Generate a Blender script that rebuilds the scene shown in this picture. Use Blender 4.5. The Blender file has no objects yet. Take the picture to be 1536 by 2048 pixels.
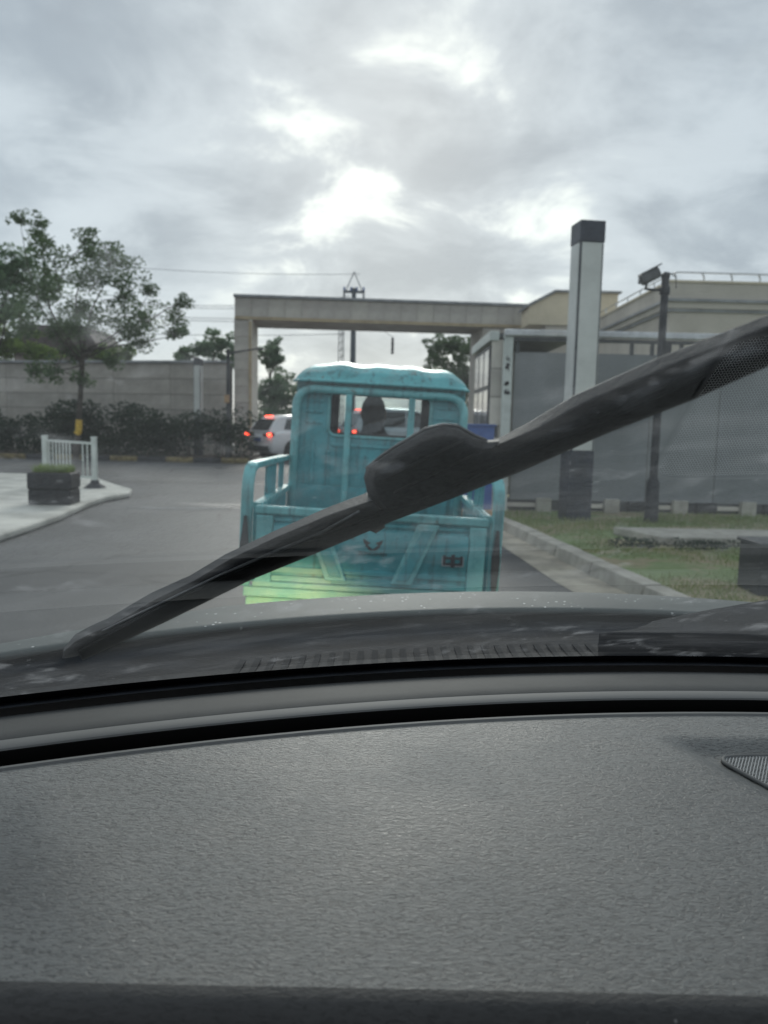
import bpy, bmesh, math, random
from mathutils import Vector, Matrix
R = math.radians
random.seed(7)
scene = bpy.context.scene
C = scene.collection

# ------------------------------------------------------------------ camera
CAM_Z, PITCH, ROLL = 1.35, 6.5, -1.2
cam_d = bpy.data.cameras.new('camera'); cam = bpy.data.objects.new('camera', cam_d); C.objects.link(cam)
cam.location = (0, 0, CAM_Z)
cam.rotation_euler = (R(90 - PITCH), R(ROLL), 0)
cam_d.sensor_fit = 'VERTICAL'; cam_d.sensor_height = 36; cam_d.sensor_width = 36; cam_d.lens = 27
cam_d.clip_start = 0.02; cam_d.clip_end = 3000
cam_d.dof.use_dof = True; cam_d.dof.focus_distance = 0.95; cam_d.dof.aperture_fstop = 7.0
scene.camera = cam

# ------------------------------------------------------------------ sky and sun
SUN_EL = 24
world = bpy.data.worlds.new('World'); scene.world = world; world.use_nodes = True
nt = world.node_tree; nt.nodes.clear()
def N(tree, typ, **kw):
    n = tree.nodes.new(typ)
    for k, v in kw.items():
        if k.startswith('i_'):
            key = k[2:]
            key = int(key) if key.isdigit() else key.replace('_', ' ')
            n.inputs[key].default_value = v
        else: setattr(n, k, v)
    return n
def math_node(tree, op, a, b=None, c=None, clamp=False):
    n = tree.nodes.new('ShaderNodeMath'); n.operation = op; n.use_clamp = clamp
    for i, v in enumerate((a, b, c)):
        if v is None: continue
        if isinstance(v, (int, float)): n.inputs[i].default_value = v
        else: tree.links.new(v, n.inputs[i])
    return n.outputs[0]
def maprange(tree, v, a, b, c=0., d=1., smooth=True):
    n = tree.nodes.new('ShaderNodeMapRange'); n.interpolation_type = 'SMOOTHSTEP' if smooth else 'LINEAR'
    for key, x in zip(('Value', 'From Min', 'From Max', 'To Min', 'To Max'), (v, a, b, c, d)):
        if isinstance(x, (int, float)): n.inputs[key].default_value = x
        else: tree.links.new(x, n.inputs[key])
    return n.outputs[0]
def mixcol(tree, f, a, b):
    n = tree.nodes.new('ShaderNodeMix'); n.data_type = 'RGBA'
    for i, x in ((0, f), (6, a), (7, b)):
        if isinstance(x, (int, float)): n.inputs[i].default_value = x
        elif isinstance(x, tuple): n.inputs[i].default_value = (*x, 1) if len(x) == 3 else x
        else: tree.links.new(x, n.inputs[i])
    return n.outputs[2]

def build_sky():
    t = nt; L = t.links.new
    tc = N(t, 'ShaderNodeTexCoord')
    sep = N(t, 'ShaderNodeSeparateXYZ'); L(tc.outputs['Generated'], sep.inputs[0])
    zc = math_node(t, 'ADD', math_node(t, 'MAXIMUM', sep.outputs[2], 0.0), 0.27)
    px = math_node(t, 'DIVIDE', sep.outputs[0], zc); py = math_node(t, 'DIVIDE', sep.outputs[1], zc)
    com = N(t, 'ShaderNodeCombineXYZ', i_2=10.7); L(px, com.inputs[0]); L(py, com.inputs[1])
    n1 = N(t, 'ShaderNodeTexNoise', i_Scale=1.0, i_Detail=5.0, i_Roughness=0.55, i_Distortion=0.3); L(com.outputs[0], n1.inputs['Vector'])
    n2 = N(t, 'ShaderNodeTexNoise', i_Scale=3.0, i_Detail=10.0, i_Roughness=0.58, i_Distortion=0.35); L(com.outputs[0], n2.inputs['Vector'])
    # the clouds thin out around the hidden sun
    sd = Vector((0.02, math.cos(R(14)), math.sin(R(14)))).normalized()
    dot = N(t, 'ShaderNodeVectorMath', operation='DOT_PRODUCT'); L(tc.outputs['Generated'], dot.inputs[0]); dot.inputs[1].default_value = sd
    g = maprange(t, dot.outputs['Value'], 0.935, 0.999)
    s = math_node(t, 'ADD', math_node(t, 'MULTIPLY', n2.outputs[0], 0.6), math_node(t, 'MULTIPLY', n1.outputs[0], 0.4))
    grey = mixcol(t, maprange(t, n1.outputs[0], 0.36, 0.64), (0.285, 0.32, 0.36), (0.45, 0.49, 0.53))
    grey = mixcol(t, maprange(t, n2.outputs[0], 0.34, 0.66, 0.0, 0.75), grey, (0.525, 0.565, 0.60))
    lo = math_node(t, 'SUBTRACT', 0.575, math_node(t, 'MULTIPLY', g, 0.10))
    gap = maprange(t, s, lo, math_node(t, 'ADD', lo, 0.13))
    gap = math_node(t, 'MULTIPLY', gap, math_node(t, 'ADD', 0.18, math_node(t, 'MULTIPLY', g, 0.82)))
    col = mixcol(t, gap, grey, (0.90, 0.92, 0.85))
    bg = N(t, 'ShaderNodeBackground', i_Strength=1.0); L(col, bg.inputs[0])
    sky = N(t, 'ShaderNodeTexSky', sky_type='NISHITA'); sky.sun_disc = False
    sky.sun_elevation = R(SUN_EL); sky.sun_rotation = 0.0
    bg2 = N(t, 'ShaderNodeBackground', i_Strength=0.1); L(sky.outputs[0], bg2.inputs[0])
    mix = N(t, 'ShaderNodeMixShader', i_0=0.93); L(bg2.outputs[0], mix.inputs[1]); L(bg.outputs[0], mix.inputs[2])
    out = N(t, 'ShaderNodeOutputWorld'); L(mix.outputs[0], out.inputs[0])
build_sky()
sun_d = bpy.data.lights.new('sun', 'SUN'); sun = bpy.data.objects.new('sun', sun_d); C.objects.link(sun)
sun_d.energy = 1.0; sun_d.angle = R(20); sun_d.color = (1.0, 0.96, 0.88)
sun.rotation_euler = (-R(90 - SUN_EL), 0, 0); sun.location = (0, 30, 20)

scene.view_settings.view_transform = 'Standard'; scene.view_settings.look = 'None'
scene.view_settings.exposure = 0.65; scene.view_settings.gamma = 1.0; scene.view_settings.use_curve_mapping = False
scene.render.engine = 'CYCLES'
scene.cycles.use_denoising = True
scene.cycles.max_bounces = 8; scene.cycles.transparent_max_bounces = 12; scene.cycles.sample_clamp_indirect = 6.0
scene.cycles.caustics_reflective = False; scene.cycles.caustics_refractive = False

# ------------------------------------------------------------------ helpers
def tag(o, label=None, cat=None, group=None, kind=None):
    if label: o['label'] = label
    if cat: o['category'] = cat
    if group: o['group'] = group
    if kind: o['kind'] = kind
    return o
def empty(name, loc, label=None, cat=None, group=None, kind=None, rz=0.0):
    o = bpy.data.objects.new(name, None); C.objects.link(o); o.location = loc; o.rotation_euler = (0, 0, rz)
    o.empty_display_size = 0.1
    return tag(o, label, cat, group, kind)
_f = 27 / 36 * 2048
_M = cam.rotation_euler.to_matrix()
def at(x, y, Y):                      # a point of the survey at the given distance ahead
    d = _M @ Vector(((x - 768) / _f, -(y - 1024) / _f, -1))
    return Vector((0, 0, CAM_Z)) + d * (Y / d.y)

class MB:
    def __init__(s): s.v = []; s.f = []
    def add(s, vs, fs):
        b = len(s.v); s.v += [tuple(v) for v in vs]; s.f += [tuple(i + b for i in f) for f in fs]; return s
    def box(s, c, d, rot=None):
        hx, hy, hz = d[0] / 2, d[1] / 2, d[2] / 2
        vs = [Vector((x * hx, y * hy, z * hz)) for x in (-1, 1) for y in (-1, 1) for z in (-1, 1)]
        if rot is not None: vs = [rot @ v for v in vs]
        c = Vector(c)
        return s.add([v + c for v in vs], [(0, 1, 3, 2), (4, 6, 7, 5), (0, 4, 5, 1), (2, 3, 7, 6), (0, 2, 6, 4), (1, 5, 7, 3)])
    def bar(s, a, b, w, h, up=(0, 0, 1)):
        a, b = Vector(a), Vector(b); d = (b - a); L = d.length; d.normalize()
        up = Vector(up)
        if abs(d.dot(up)) > 0.99: up = Vector((0, 1, 0))
        x = d.cross(up).normalized(); z = x.cross(d)
        m = Matrix((x, d, z)).transposed()
        return s.box((a + b) / 2, (w, L, h), m)
    def prism(s, poly, f0, f1):       # poly 2d; f0/f1 map (u,v)->3d
        n = len(poly)
        vs = [f0(*p) for p in poly] + [f1(*p) for p in poly]
        fs = [tuple(range(n - 1, -1, -1)), tuple(range(n, 2 * n))] + [(i, (i + 1) % n, n + (i + 1) % n, n + i) for i in range(n)]
        return s.add(vs, fs)
    def tube(s, pts, r, n=8, closed=False, cap=True):
        pts = [Vector(p) for p in pts]; m = len(pts); b = len(s.v)
        rs = r if isinstance(r, (list, tuple)) else [r] * m
        prev = None
        for i, p in enumerate(pts):
            d = (pts[(i + 1) % m] - pts[i - 1]) if (closed or 0 < i < m - 1) else (pts[1] - pts[0] if i == 0 else pts[-1] - pts[-2])
            d.normalize()
            u = prev if prev is not None else (Vector((0, 0, 1)) if abs(d.z) < 0.9 else Vector((1, 0, 0)))
            x = (u - d * u.dot(d)).normalized(); y = d.cross(x); prev = x
            for k in range(n):
                a = 2 * math.pi * k / n
                s.v.append(tuple(p + (x * math.cos(a) + y * math.sin(a)) * rs[i]))
        for i in range(m if closed else m - 1):
            j = (i + 1) % m
            for k in range(n):
                s.f.append((b + i * n + k, b + i * n + (k + 1) % n, b + j * n + (k + 1) % n, b + j * n + k))
        if cap and not closed:
            s.f.append(tuple(b + k for k in range(n - 1, -1, -1))); s.f.append(tuple(b + (m - 1) * n + k for k in range(n)))
        return s
    def loft(s, rings, cap=True, closed=True):
        b = len(s.v); n = len(rings[0])
        for r in rings: s.v += [tuple(p) for p in r]
        for i in range(len(rings) - 1):
            for k in range(n if closed else n - 1):
                k2 = (k + 1) % n
                s.f.append((b + i * n + k, b + i * n + k2, b + (i + 1) * n + k2, b + (i + 1) * n + k))
        if cap: s.f.append(tuple(b + k for k in range(n - 1, -1, -1))); s.f.append(tuple(b + (len(rings) - 1) * n + k for k in range(n)))
        return s
    def lathe(s, c, prof, axis='Z', n=20):
        rings = []
        c = Vector(c)
        for r, h in prof:
            ring = []
            for k in range(n):
                a = 2 * math.pi * k / n; u, w = r * math.cos(a), r * math.sin(a)
                ring.append(c + (Vector((u, w, h)) if axis == 'Z' else Vector((h, u, w)) if axis == 'X' else Vector((w, h, u))))
            rings.append(ring)
        return s.loft(rings)
    def grid(s, f, us, vs):
        b = len(s.v)
        for u in us:
            for v in vs: s.v.append(tuple(f(u, v)))
        n = len(vs)
        for i in range(len(us) - 1):
            for j in range(n - 1):
                s.f.append((b + i * n + j, b + (i + 1) * n + j, b + (i + 1) * n + j + 1, b + i * n + j + 1))
        return s
    def build(s, name, m, parent=None, smooth=None, bevel=0, local=True, fix=True, seg=2):
        me = bpy.data.meshes.new(name)
        off = Vector((0, 0, 0))
        if parent is not None and not local:
            p = parent
            while p is not None: off += p.location; p = p.parent
        vs = [(v[0] - off.x, v[1] - off.y, v[2] - off.z) for v in s.v]
        me.from_pydata(vs, [], s.f); me.update()
        if fix:
            bm = bmesh.new(); bm.from_mesh(me); bmesh.ops.recalc_face_normals(bm, faces=bm.faces); bm.to_mesh(me); bm.free()
        o = bpy.data.objects.new(name, me); C.objects.link(o)
        if m: me.materials.append(m)
        if parent is not None: o.parent = parent
        if smooth is not None:
            me.polygons.foreach_set('use_smooth', [True] * len(me.polygons))
            if smooth < 180: me.set_sharp_from_angle(angle=R(smooth))
        if bevel:
            b = o.modifiers.new('bevel', 'BEVEL'); b.width = bevel; b.segments = seg; b.limit_method = 'ANGLE'; b.angle_limit = R(40)
        return o
def lin(a, b, n): return [a + (b - a) * i / (n - 1) for i in range(n)]
def ss(a, b, x):
    t = max(0, min(1, (x - a) / (b - a))); return t * t * (3 - 2 * t)
def rrect(hw, hh, r, n=5):
    P = []
    for cx, cy, a0 in ((hw - r, hh - r, 0), (-hw + r, hh - r, 90), (-hw + r, -hh + r, 180), (hw - r, -hh + r, 270)):
        for k in range(n + 1):
            a = R(a0 + 90 * k / n); P.append((cx + r * math.cos(a), cy + r * math.sin(a)))
    return P
def clone(o, parent=None):
    c = o.copy(); C.objects.link(c); c.parent = parent
    for ch in [x for x in bpy.data.objects if x.parent == o]: clone(ch, c)
    return c

# ------------------------------------------------------------------ materials
def mat(name, col, rough=0.6, metal=0.0, var=0.0, vscale=4.0, bump=0.0, bscale=60.0, spec=0.5, coat=0.0, col2=None, stretch=None, vdetail=6.0, emis=None, estr=0.0, rvar=0.0):
    m = bpy.data.materials.new(name); m.use_nodes = True; t = m.node_tree; L = t.links.new
    b = t.nodes['Principled BSDF']
    b.inputs['Base Color'].default_value = (*col, 1); b.inputs['Roughness'].default_value = rough
    b.inputs['Metallic'].default_value = metal; b.inputs['Specular IOR Level'].default_value = spec
    b.inputs['Coat Weight'].default_value = coat; b.inputs['Coat Roughness'].default_value = 0.08
    vec = None
    if var or bump or rvar or col2:
        tc = N(t, 'ShaderNodeTexCoord'); vec = tc.outputs['Object']
        if stretch:
            mp = N(t, 'ShaderNodeMapping'); mp.inputs['Scale'].default_value = stretch; L(vec, mp.inputs[0]); vec = mp.outputs[0]
    if var or col2 or rvar:
        n = N(t, 'ShaderNodeTexNoise', i_Scale=vscale, i_Detail=vdetail, i_Roughness=0.62); L(vec, n.inputs['Vector'])
        if var or col2:
            a = col; c2 = col2 or tuple(min(1, x * (1 + var)) for x in col)
            if not col2: a = tuple(x * (1 - var) for x in col)
            L(mixcol(t, maprange(t, n.outputs[0], 0.36, 0.64), a, c2), b.inputs['Base Color'])
        if rvar: L(maprange(t, n.outputs[0], 0.35, 0.65, max(0.03, rough - rvar), min(1, rough + rvar)), b.inputs['Roughness'])
    if bump:
        n = N(t, 'ShaderNodeTexNoise', i_Scale=bscale, i_Detail=4.0, i_Roughness=0.6); L(vec, n.inputs['Vector'])
        bp = N(t, 'ShaderNodeBump', i_Strength=bump, i_Distance=0.01); L(n.outputs[0], bp.inputs['Height']); L(bp.outputs[0], b.inputs['Normal'])
    if emis:
        b.inputs['Emission Color'].default_value = (*emis, 1); b.inputs['Emission Strength'].default_value = estr
    return m

M = {}
M['concrete'] = mat('concrete', (0.54, 0.53, 0.48), 0.8, var=0.22, vscale=1.6, bump=0.3, bscale=40)
M['kerb'] = mat('kerb_concrete', (0.40, 0.38, 0.33), 0.8, var=0.15, vscale=5, bump=0.4, bscale=50)
M['gutter'] = mat('gutter_concrete', (0.34, 0.31, 0.25), 0.75, var=0.3, vscale=2.5, bump=0.3, bscale=40)
M['stone'] = mat('beige_stone', (0.47, 0.44, 0.39), 0.8, var=0.14, vscale=1.2, bump=0.25, bscale=30)
M['stone_b'] = mat('beige_stone_darker', (0.43, 0.40, 0.36), 0.8, var=0.14, vscale=1.2, bump=0.25, bscale=30)
M['stone_lt'] = mat('pale_stone', (0.62, 0.58, 0.51), 0.8, var=0.12, vscale=1.2, bump=0.2, bscale=30)
M['ochre'] = mat('ochre_stone_edge', (0.42, 0.34, 0.22), 0.8, var=0.15, vscale=2)
M['coping'] = mat('grey_coping', (0.27, 0.28, 0.29), 0.6, var=0.2, vscale=2, bump=0.2)
M['wall'] = mat('tan_wall_panel', (0.385, 0.355, 0.315), 0.85, var=0.15, vscale=0.8, bump=0.25, bscale=30)
M['wall_b'] = mat('tan_wall_panel_warm', (0.355, 0.33, 0.295), 0.85, var=0.15, vscale=0.8, bump=0.25, bscale=30)
M['joint'] = mat('dark_joint', (0.09, 0.085, 0.08), 0.9)
M['bldg'] = mat('beige_render', (0.50, 0.46, 0.40), 0.85, var=0.1, vscale=0.6, bump=0.2, bscale=25)
M['bldg_y'] = mat('cream_render', (0.62, 0.54, 0.40), 0.85, var=0.1, vscale=0.6)
M['screen'] = mat('grey_screen_panel', (0.225, 0.24, 0.25), 0.55, var=0.08, vscale=1.6, stretch=(1, 1, 0.5))
M['screen_b'] = mat('grey_screen_panel_paler', (0.245, 0.258, 0.265), 0.55, var=0.08, vscale=1.6, stretch=(1, 1, 0.5))
M['steel'] = mat('brushed_steel', (0.50, 0.51, 0.52), 0.35, metal=0.7, var=0.15, vscale=6)
M['steel_dk'] = mat('dark_steel', (0.08, 0.085, 0.09), 0.5, metal=0.3, var=0.2)
M['black'] = mat('black_paint', (0.016, 0.018, 0.022), 0.5, var=0.3, vscale=8)
M['cap'] = mat('navy_black_metal', (0.03, 0.035, 0.05), 0.5, var=0.3, vscale=4)
M['lampwhite'] = mat('opal_panel', (0.62, 0.63, 0.60), 0.5, var=0.08, vscale=2)
M['white'] = mat('white_paint', (0.72, 0.74, 0.72), 0.5, var=0.12, vscale=6)
M['pvc'] = mat('white_pvc', (0.60, 0.64, 0.60), 0.5, var=0.1, vscale=5)
M['yellow'] = mat('yellow_paint', (0.20, 0.155, 0.07), 0.8, var=0.4, vscale=6)
M['kdark'] = mat('black_kerb_paint', (0.04, 0.04, 0.045), 0.7, var=0.3)
M['ywrap'] = mat('yellow_tape', (0.65, 0.42, 0.05), 0.6, var=0.3, vscale=20)
M['blue'] = mat('blue_paint', (0.06, 0.12, 0.34), 0.45, var=0.15, vscale=6)
M['tan'] = mat('tan_base', (0.42, 0.27, 0.15), 0.8, var=0.2, vscale=8)
M['plant_box'] = mat('charcoal_planter', (0.013, 0.014, 0.017), 0.6, var=0.35, vscale=12, bump=0.3)
M['soil'] = mat('soil', (0.07, 0.05, 0.035), 0.95, var=0.4, vscale=15, bump=0.6)
M['ubox'] = mat('dark_grey_cabinet', (0.045, 0.048, 0.052), 0.55, var=0.25, vscale=6)
M['bark'] = mat('bark', (0.055, 0.045, 0.035), 0.9, var=0.4, vscale=8, bump=0.6, bscale=25)
M['rubber'] = mat('black_rubber', (0.012, 0.012, 0.013), 0.6)
M['tyre'] = mat('tyre', (0.018, 0.018, 0.019), 0.8, bump=0.3, bscale=60)
M['rim'] = mat('alloy', (0.45, 0.46, 0.47), 0.35, metal=0.8)
M['chrome'] = mat('chrome', (0.6, 0.6, 0.6), 0.2, metal=1.0)
M['carwhite'] = mat('white_car_paint', (0.74, 0.75, 0.76), 0.3, coat=0.5)
M['carglass'] = mat('tinted_glass', (0.02, 0.024, 0.028), 0.06, spec=0.8)
M['redlamp'] = mat('lit_tail_lamp', (0.6, 0.02, 0.015), 0.3, emis=(1.0, 0.07, 0.03), estr=6.0)
M['reddull'] = mat('red_lens', (0.28, 0.015, 0.012), 0.25)
M['amber'] = mat('amber_lens', (0.5, 0.16, 0.02), 0.3)
M['seat'] = mat('black_vinyl', (0.02, 0.02, 0.022), 0.6, bump=0.2)
M['jacket'] = mat('dark_jacket', (0.022, 0.024, 0.032), 0.85, var=0.4, vscale=20, bump=0.3)
M['skin'] = mat('skin', (0.40, 0.23, 0.15), 0.55, var=0.08)
M['hair'] = mat('black_hair', (0.012, 0.011, 0.011), 0.55, bump=0.6, bscale=120)
M['rooftile'] = mat('dark_roof', (0.10, 0.08, 0.075), 0.8, var=0.2)
M['housewall'] = mat('house_wall', (0.30, 0.25, 0.22), 0.85, var=0.15)
M['wire'] = mat('cable_black', (0.03, 0.03, 0.035), 0.6)
M['galv'] = mat('galvanised_pole', (0.10, 0.115, 0.13), 0.6, var=0.2)
M['ink'] = mat('dark_lettering', (0.03, 0.03, 0.035), 0.6)
M['decal'] = mat('dark_emblem', (0.05, 0.045, 0.048), 0.5)
M['decal_lt'] = mat('pale_emblem_outline', (0.42, 0.44, 0.46), 0.5)

def teal_mat(name, base):
    m = bpy.data.materials.new(name); m.use_nodes = True; t = m.node_tree; L = t.links.new; b = t.nodes['Principled BSDF']
    tc = N(t, 'ShaderNodeTexCoord')
    n = N(t, 'ShaderNodeTexNoise', i_Scale=5.0, i_Detail=7.0, i_Roughness=0.65); L(tc.outputs['Object'], n.inputs['Vector'])
    c = mixcol(t, maprange(t, n.outputs[0], 0.35, 0.65), tuple(x * 0.82 for x in base), tuple(min(1, x * 1.14) for x in base))
    # chalky scuffs and small rust blooms
    n2 = N(t, 'ShaderNodeTexNoise', i_Scale=22.0, i_Detail=6.0, i_Roughness=0.7); L(tc.outputs['Object'], n2.inputs['Vector'])
    c = mixcol(t, maprange(t, n2.outputs[0], 0.64, 0.76, 0, 0.55), c, (0.30, 0.42, 0.42))
    n3 = N(t, 'ShaderNodeTexNoise', i_Scale=7.5, i_Detail=8.0, i_Roughness=0.72); L(tc.outputs['Object'], n3.inputs['Vector'])
    c = mixcol(t, maprange(t, n3.outputs[0], 0.62, 0.71, 0, 0.85), c, (0.16, 0.07, 0.03))
    n4 = N(t, 'ShaderNodeTexNoise', i_Scale=2.6, i_Detail=9.0, i_Roughness=0.7); L(tc.outputs['Object'], n4.inputs['Vector'])
    c = mixcol(t, maprange(t, n4.outputs[0], 0.48, 0.68, 0, 0.5), c, (0.15, 0.19, 0.185))
    mp = N(t, 'ShaderNodeMapping'); mp.inputs['Scale'].default_value = (26, 26, 2.2); L(tc.outputs['Object'], mp.inputs[0])
    n5 = N(t, 'ShaderNodeTexNoise', i_Scale=1.0, i_Detail=4.0); L(mp.outputs[0], n5.inputs['Vector'])
    c = mixcol(t, maprange(t, n5.outputs[0], 0.53, 0.70, 0, 0.6), c, (0.06, 0.12, 0.13))
    L(c, b.inputs['Base Color'])
    L(maprange(t, n.outputs[0], 0.3, 0.7, 0.22, 0.5), b.inputs['Roughness'])
    return m
M['teal'] = teal_mat('teal_paint', (0.088, 0.37, 0.41))
M['teal_lt'] = teal_mat('teal_paint_lighter', (0.18, 0.50, 0.515))
M['teal_roof'] = teal_mat('teal_roof_paint', (0.12, 0.43, 0.455)); M['teal_roof'].node_tree.nodes['Principled BSDF'].inputs['Specular IOR Level'].default_value = 0.15
def lamplit_teal_mat():  # headlamp glow painted in as a paler, yellower teal; the rust is real
    m = bpy.data.materials.new('lamplit_teal_paint'); m.use_nodes = True; t = m.node_tree; L = t.links.new; b = t.nodes['Principled BSDF']
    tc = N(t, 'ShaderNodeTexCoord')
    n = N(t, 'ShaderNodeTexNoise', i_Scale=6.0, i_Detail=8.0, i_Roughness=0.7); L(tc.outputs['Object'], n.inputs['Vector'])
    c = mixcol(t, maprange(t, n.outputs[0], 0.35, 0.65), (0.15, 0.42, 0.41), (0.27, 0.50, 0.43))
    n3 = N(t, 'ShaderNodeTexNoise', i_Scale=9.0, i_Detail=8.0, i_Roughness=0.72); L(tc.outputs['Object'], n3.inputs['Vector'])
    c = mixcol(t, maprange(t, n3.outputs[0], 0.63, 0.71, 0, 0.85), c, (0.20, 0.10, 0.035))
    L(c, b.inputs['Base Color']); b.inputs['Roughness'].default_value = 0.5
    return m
M['lamplit_teal'] = lamplit_teal_mat()

def leaf_mat(name, c1, c2):
    m = bpy.data.materials.new(name); m.use_nodes = True; t = m.node_tree; L = t.links.new; b = t.nodes['Principled BSDF']
    g = N(t, 'ShaderNodeNewGeometry')
    tc = N(t, 'ShaderNodeTexCoord'); n = N(t, 'ShaderNodeTexNoise', i_Scale=0.9, i_Detail=3.0); L(tc.outputs['Object'], n.inputs['Vector'])
    f = math_node(t, 'ADD', math_node(t, 'MULTIPLY', g.outputs['Random Per Island'], 0.5), maprange(t, n.outputs[0], 0.35, 0.65, 0, 0.5))
    c = mixcol(t, f, c1, c2); L(c, b.inputs['Base Color']); b.inputs['Roughness'].default_value = 0.7; b.inputs['Specular IOR Level'].default_value = 0.2
    tr = N(t, 'ShaderNodeBsdfTranslucent'); L(c, tr.inputs[0])
    mx = N(t, 'ShaderNodeMixShader', i_0=0.35); L(b.outputs[0], mx.inputs[1]); L(tr.outputs[0], mx.inputs[2])
    L(mx.outputs[0], t.nodes['Material Output'].inputs[0])
    return m
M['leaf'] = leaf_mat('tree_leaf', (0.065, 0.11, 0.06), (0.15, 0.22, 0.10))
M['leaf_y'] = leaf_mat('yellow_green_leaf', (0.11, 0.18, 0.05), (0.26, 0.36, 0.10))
M['leaf_far'] = leaf_mat('far_leaf', (0.12, 0.19, 0.12), (0.22, 0.31, 0.17))  # paler greens: distance haze put into the leaf colour
M['hedge'] = leaf_mat('hedge_leaf', (0.018, 0.034, 0.022), (0.05, 0.078, 0.045))
M['grass'] = leaf_mat('grass_blade', (0.17, 0.25, 0.09), (0.36, 0.38, 0.17))
M['grass_b'] = leaf_mat('planter_grass', (0.13, 0.20, 0.05), (0.28, 0.36, 0.12))

def road_mat():
    m = bpy.data.materials.new('wet_asphalt'); m.use_nodes = True; t = m.node_tree; L = t.links.new; b = t.nodes['Principled BSDF']
    tc = N(t, 'ShaderNodeTexCoord')
    n = N(t, 'ShaderNodeTexNoise', i_Scale=0.5, i_Detail=8.0, i_Roughness=0.6); L(tc.outputs['Object'], n.inputs['Vector'])
    n2 = N(t, 'ShaderNodeTexNoise', i_Scale=60.0, i_Detail=3.0); L(tc.outputs['Object'], n2.inputs['Vector'])
    c = mixcol(t, maprange(t, n.outputs[0], 0.35, 0.65), (0.038, 0.041, 0.045), (0.066, 0.068, 0.070))
    c = mixcol(t, maprange(t, n2.outputs[0], 0.4, 0.7, 0, 0.35), c, (0.15, 0.15, 0.145))
    L(c, b.inputs['Base Color'])
    ck = N(t, 'ShaderNodeTexVoronoi', i_Scale=0.55, feature='DISTANCE_TO_EDGE'); 
    wv = N(t, 'ShaderNodeTexNoise', i_Scale=1.6, i_Detail=5.0); L(tc.outputs['Object'], wv.inputs['Vector'])
    wm = N(t, 'ShaderNodeVectorMath', operation='MULTIPLY_ADD'); L(wv.outputs[1], wm.inputs[0]); wm.inputs[1].default_value = (0.6, 0.6, 0); L(tc.outputs['Object'], wm.inputs[2]); L(wm.outputs[0], ck.inputs['Vector'])
    c = mixcol(t, math_node(t, 'MULTIPLY', maprange(t, ck.outputs[0], 0.004, 0.014, 0.75, 0.0), maprange(t, n.outputs[0], 0.42, 0.55)), c, (0.02, 0.02, 0.02))
    st = N(t, 'ShaderNodeTexNoise', i_Scale=1.9, i_Detail=6.0, i_Roughness=0.7); L(tc.outputs['Object'], st.inputs['Vector'])
    c = mixcol(t, maprange(t, st.outputs[0], 0.60, 0.70, 0, 0.55), c, (0.035, 0.035, 0.036)); L(c, b.inputs['Base Color'])
    # a shallow puddle film where the surface dips
    mp = N(t, 'ShaderNodeMapping'); mp.inputs['Scale'].default_value = (0.45, 1.0, 1); L(tc.outputs['Object'], mp.inputs[0])
    n3 = N(t, 'ShaderNodeTexNoise', i_Scale=0.55, i_Detail=5.0); L(mp.outputs[0], n3.inputs['Vector'])
    L(maprange(t, n3.outputs[0], 0.60, 0.70, 0.62, 0.2), b.inputs['Roughness'])
    bp = N(t, 'ShaderNodeBump', i_Strength=0.35, i_Distance=0.008); L(n2.outputs[0], bp.inputs['Height']); L(bp.outputs[0], b.inputs['Normal'])
    return m
M['road'] = road_mat()
def lawn_mat():
    m = bpy.data.materials.new('lawn_ground'); m.use_nodes = True; t = m.node_tree; L = t.links.new; b = t.nodes['Principled BSDF']
    tc = N(t, 'ShaderNodeTexCoord')
    n = N(t, 'ShaderNodeTexNoise', i_Scale=1.3, i_Detail=6.0, i_Roughness=0.65); L(tc.outputs['Object'], n.inputs['Vector'])
    n2 = N(t, 'ShaderNodeTexNoise', i_Scale=18.0, i_Detail=5.0); L(tc.outputs['Object'], n2.inputs['Vector'])
    c = mixcol(t, maprange(t, n.outputs[0], 0.44, 0.58), (0.19, 0.26, 0.10), (0.34, 0.275, 0.18))
    c = mixcol(t, maprange(t, n2.outputs[0], 0.4, 0.65, 0, 0.5), c, (0.13, 0.17, 0.07))
    L(c, b.inputs['Base Color']); b.inputs['Roughness'].default_value = 0.9
    bp = N(t, 'ShaderNodeBump', i_Strength=0.6, i_Distance=0.02); L(n2.outputs[0], bp.inputs['Height']); L(bp.outputs[0], b.inputs['Normal'])
    return m
M['lawn'] = lawn_mat()
M['ground'] = mat('earth', (0.10, 0.11, 0.07), 0.9, var=0.3, vscale=0.3)

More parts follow.
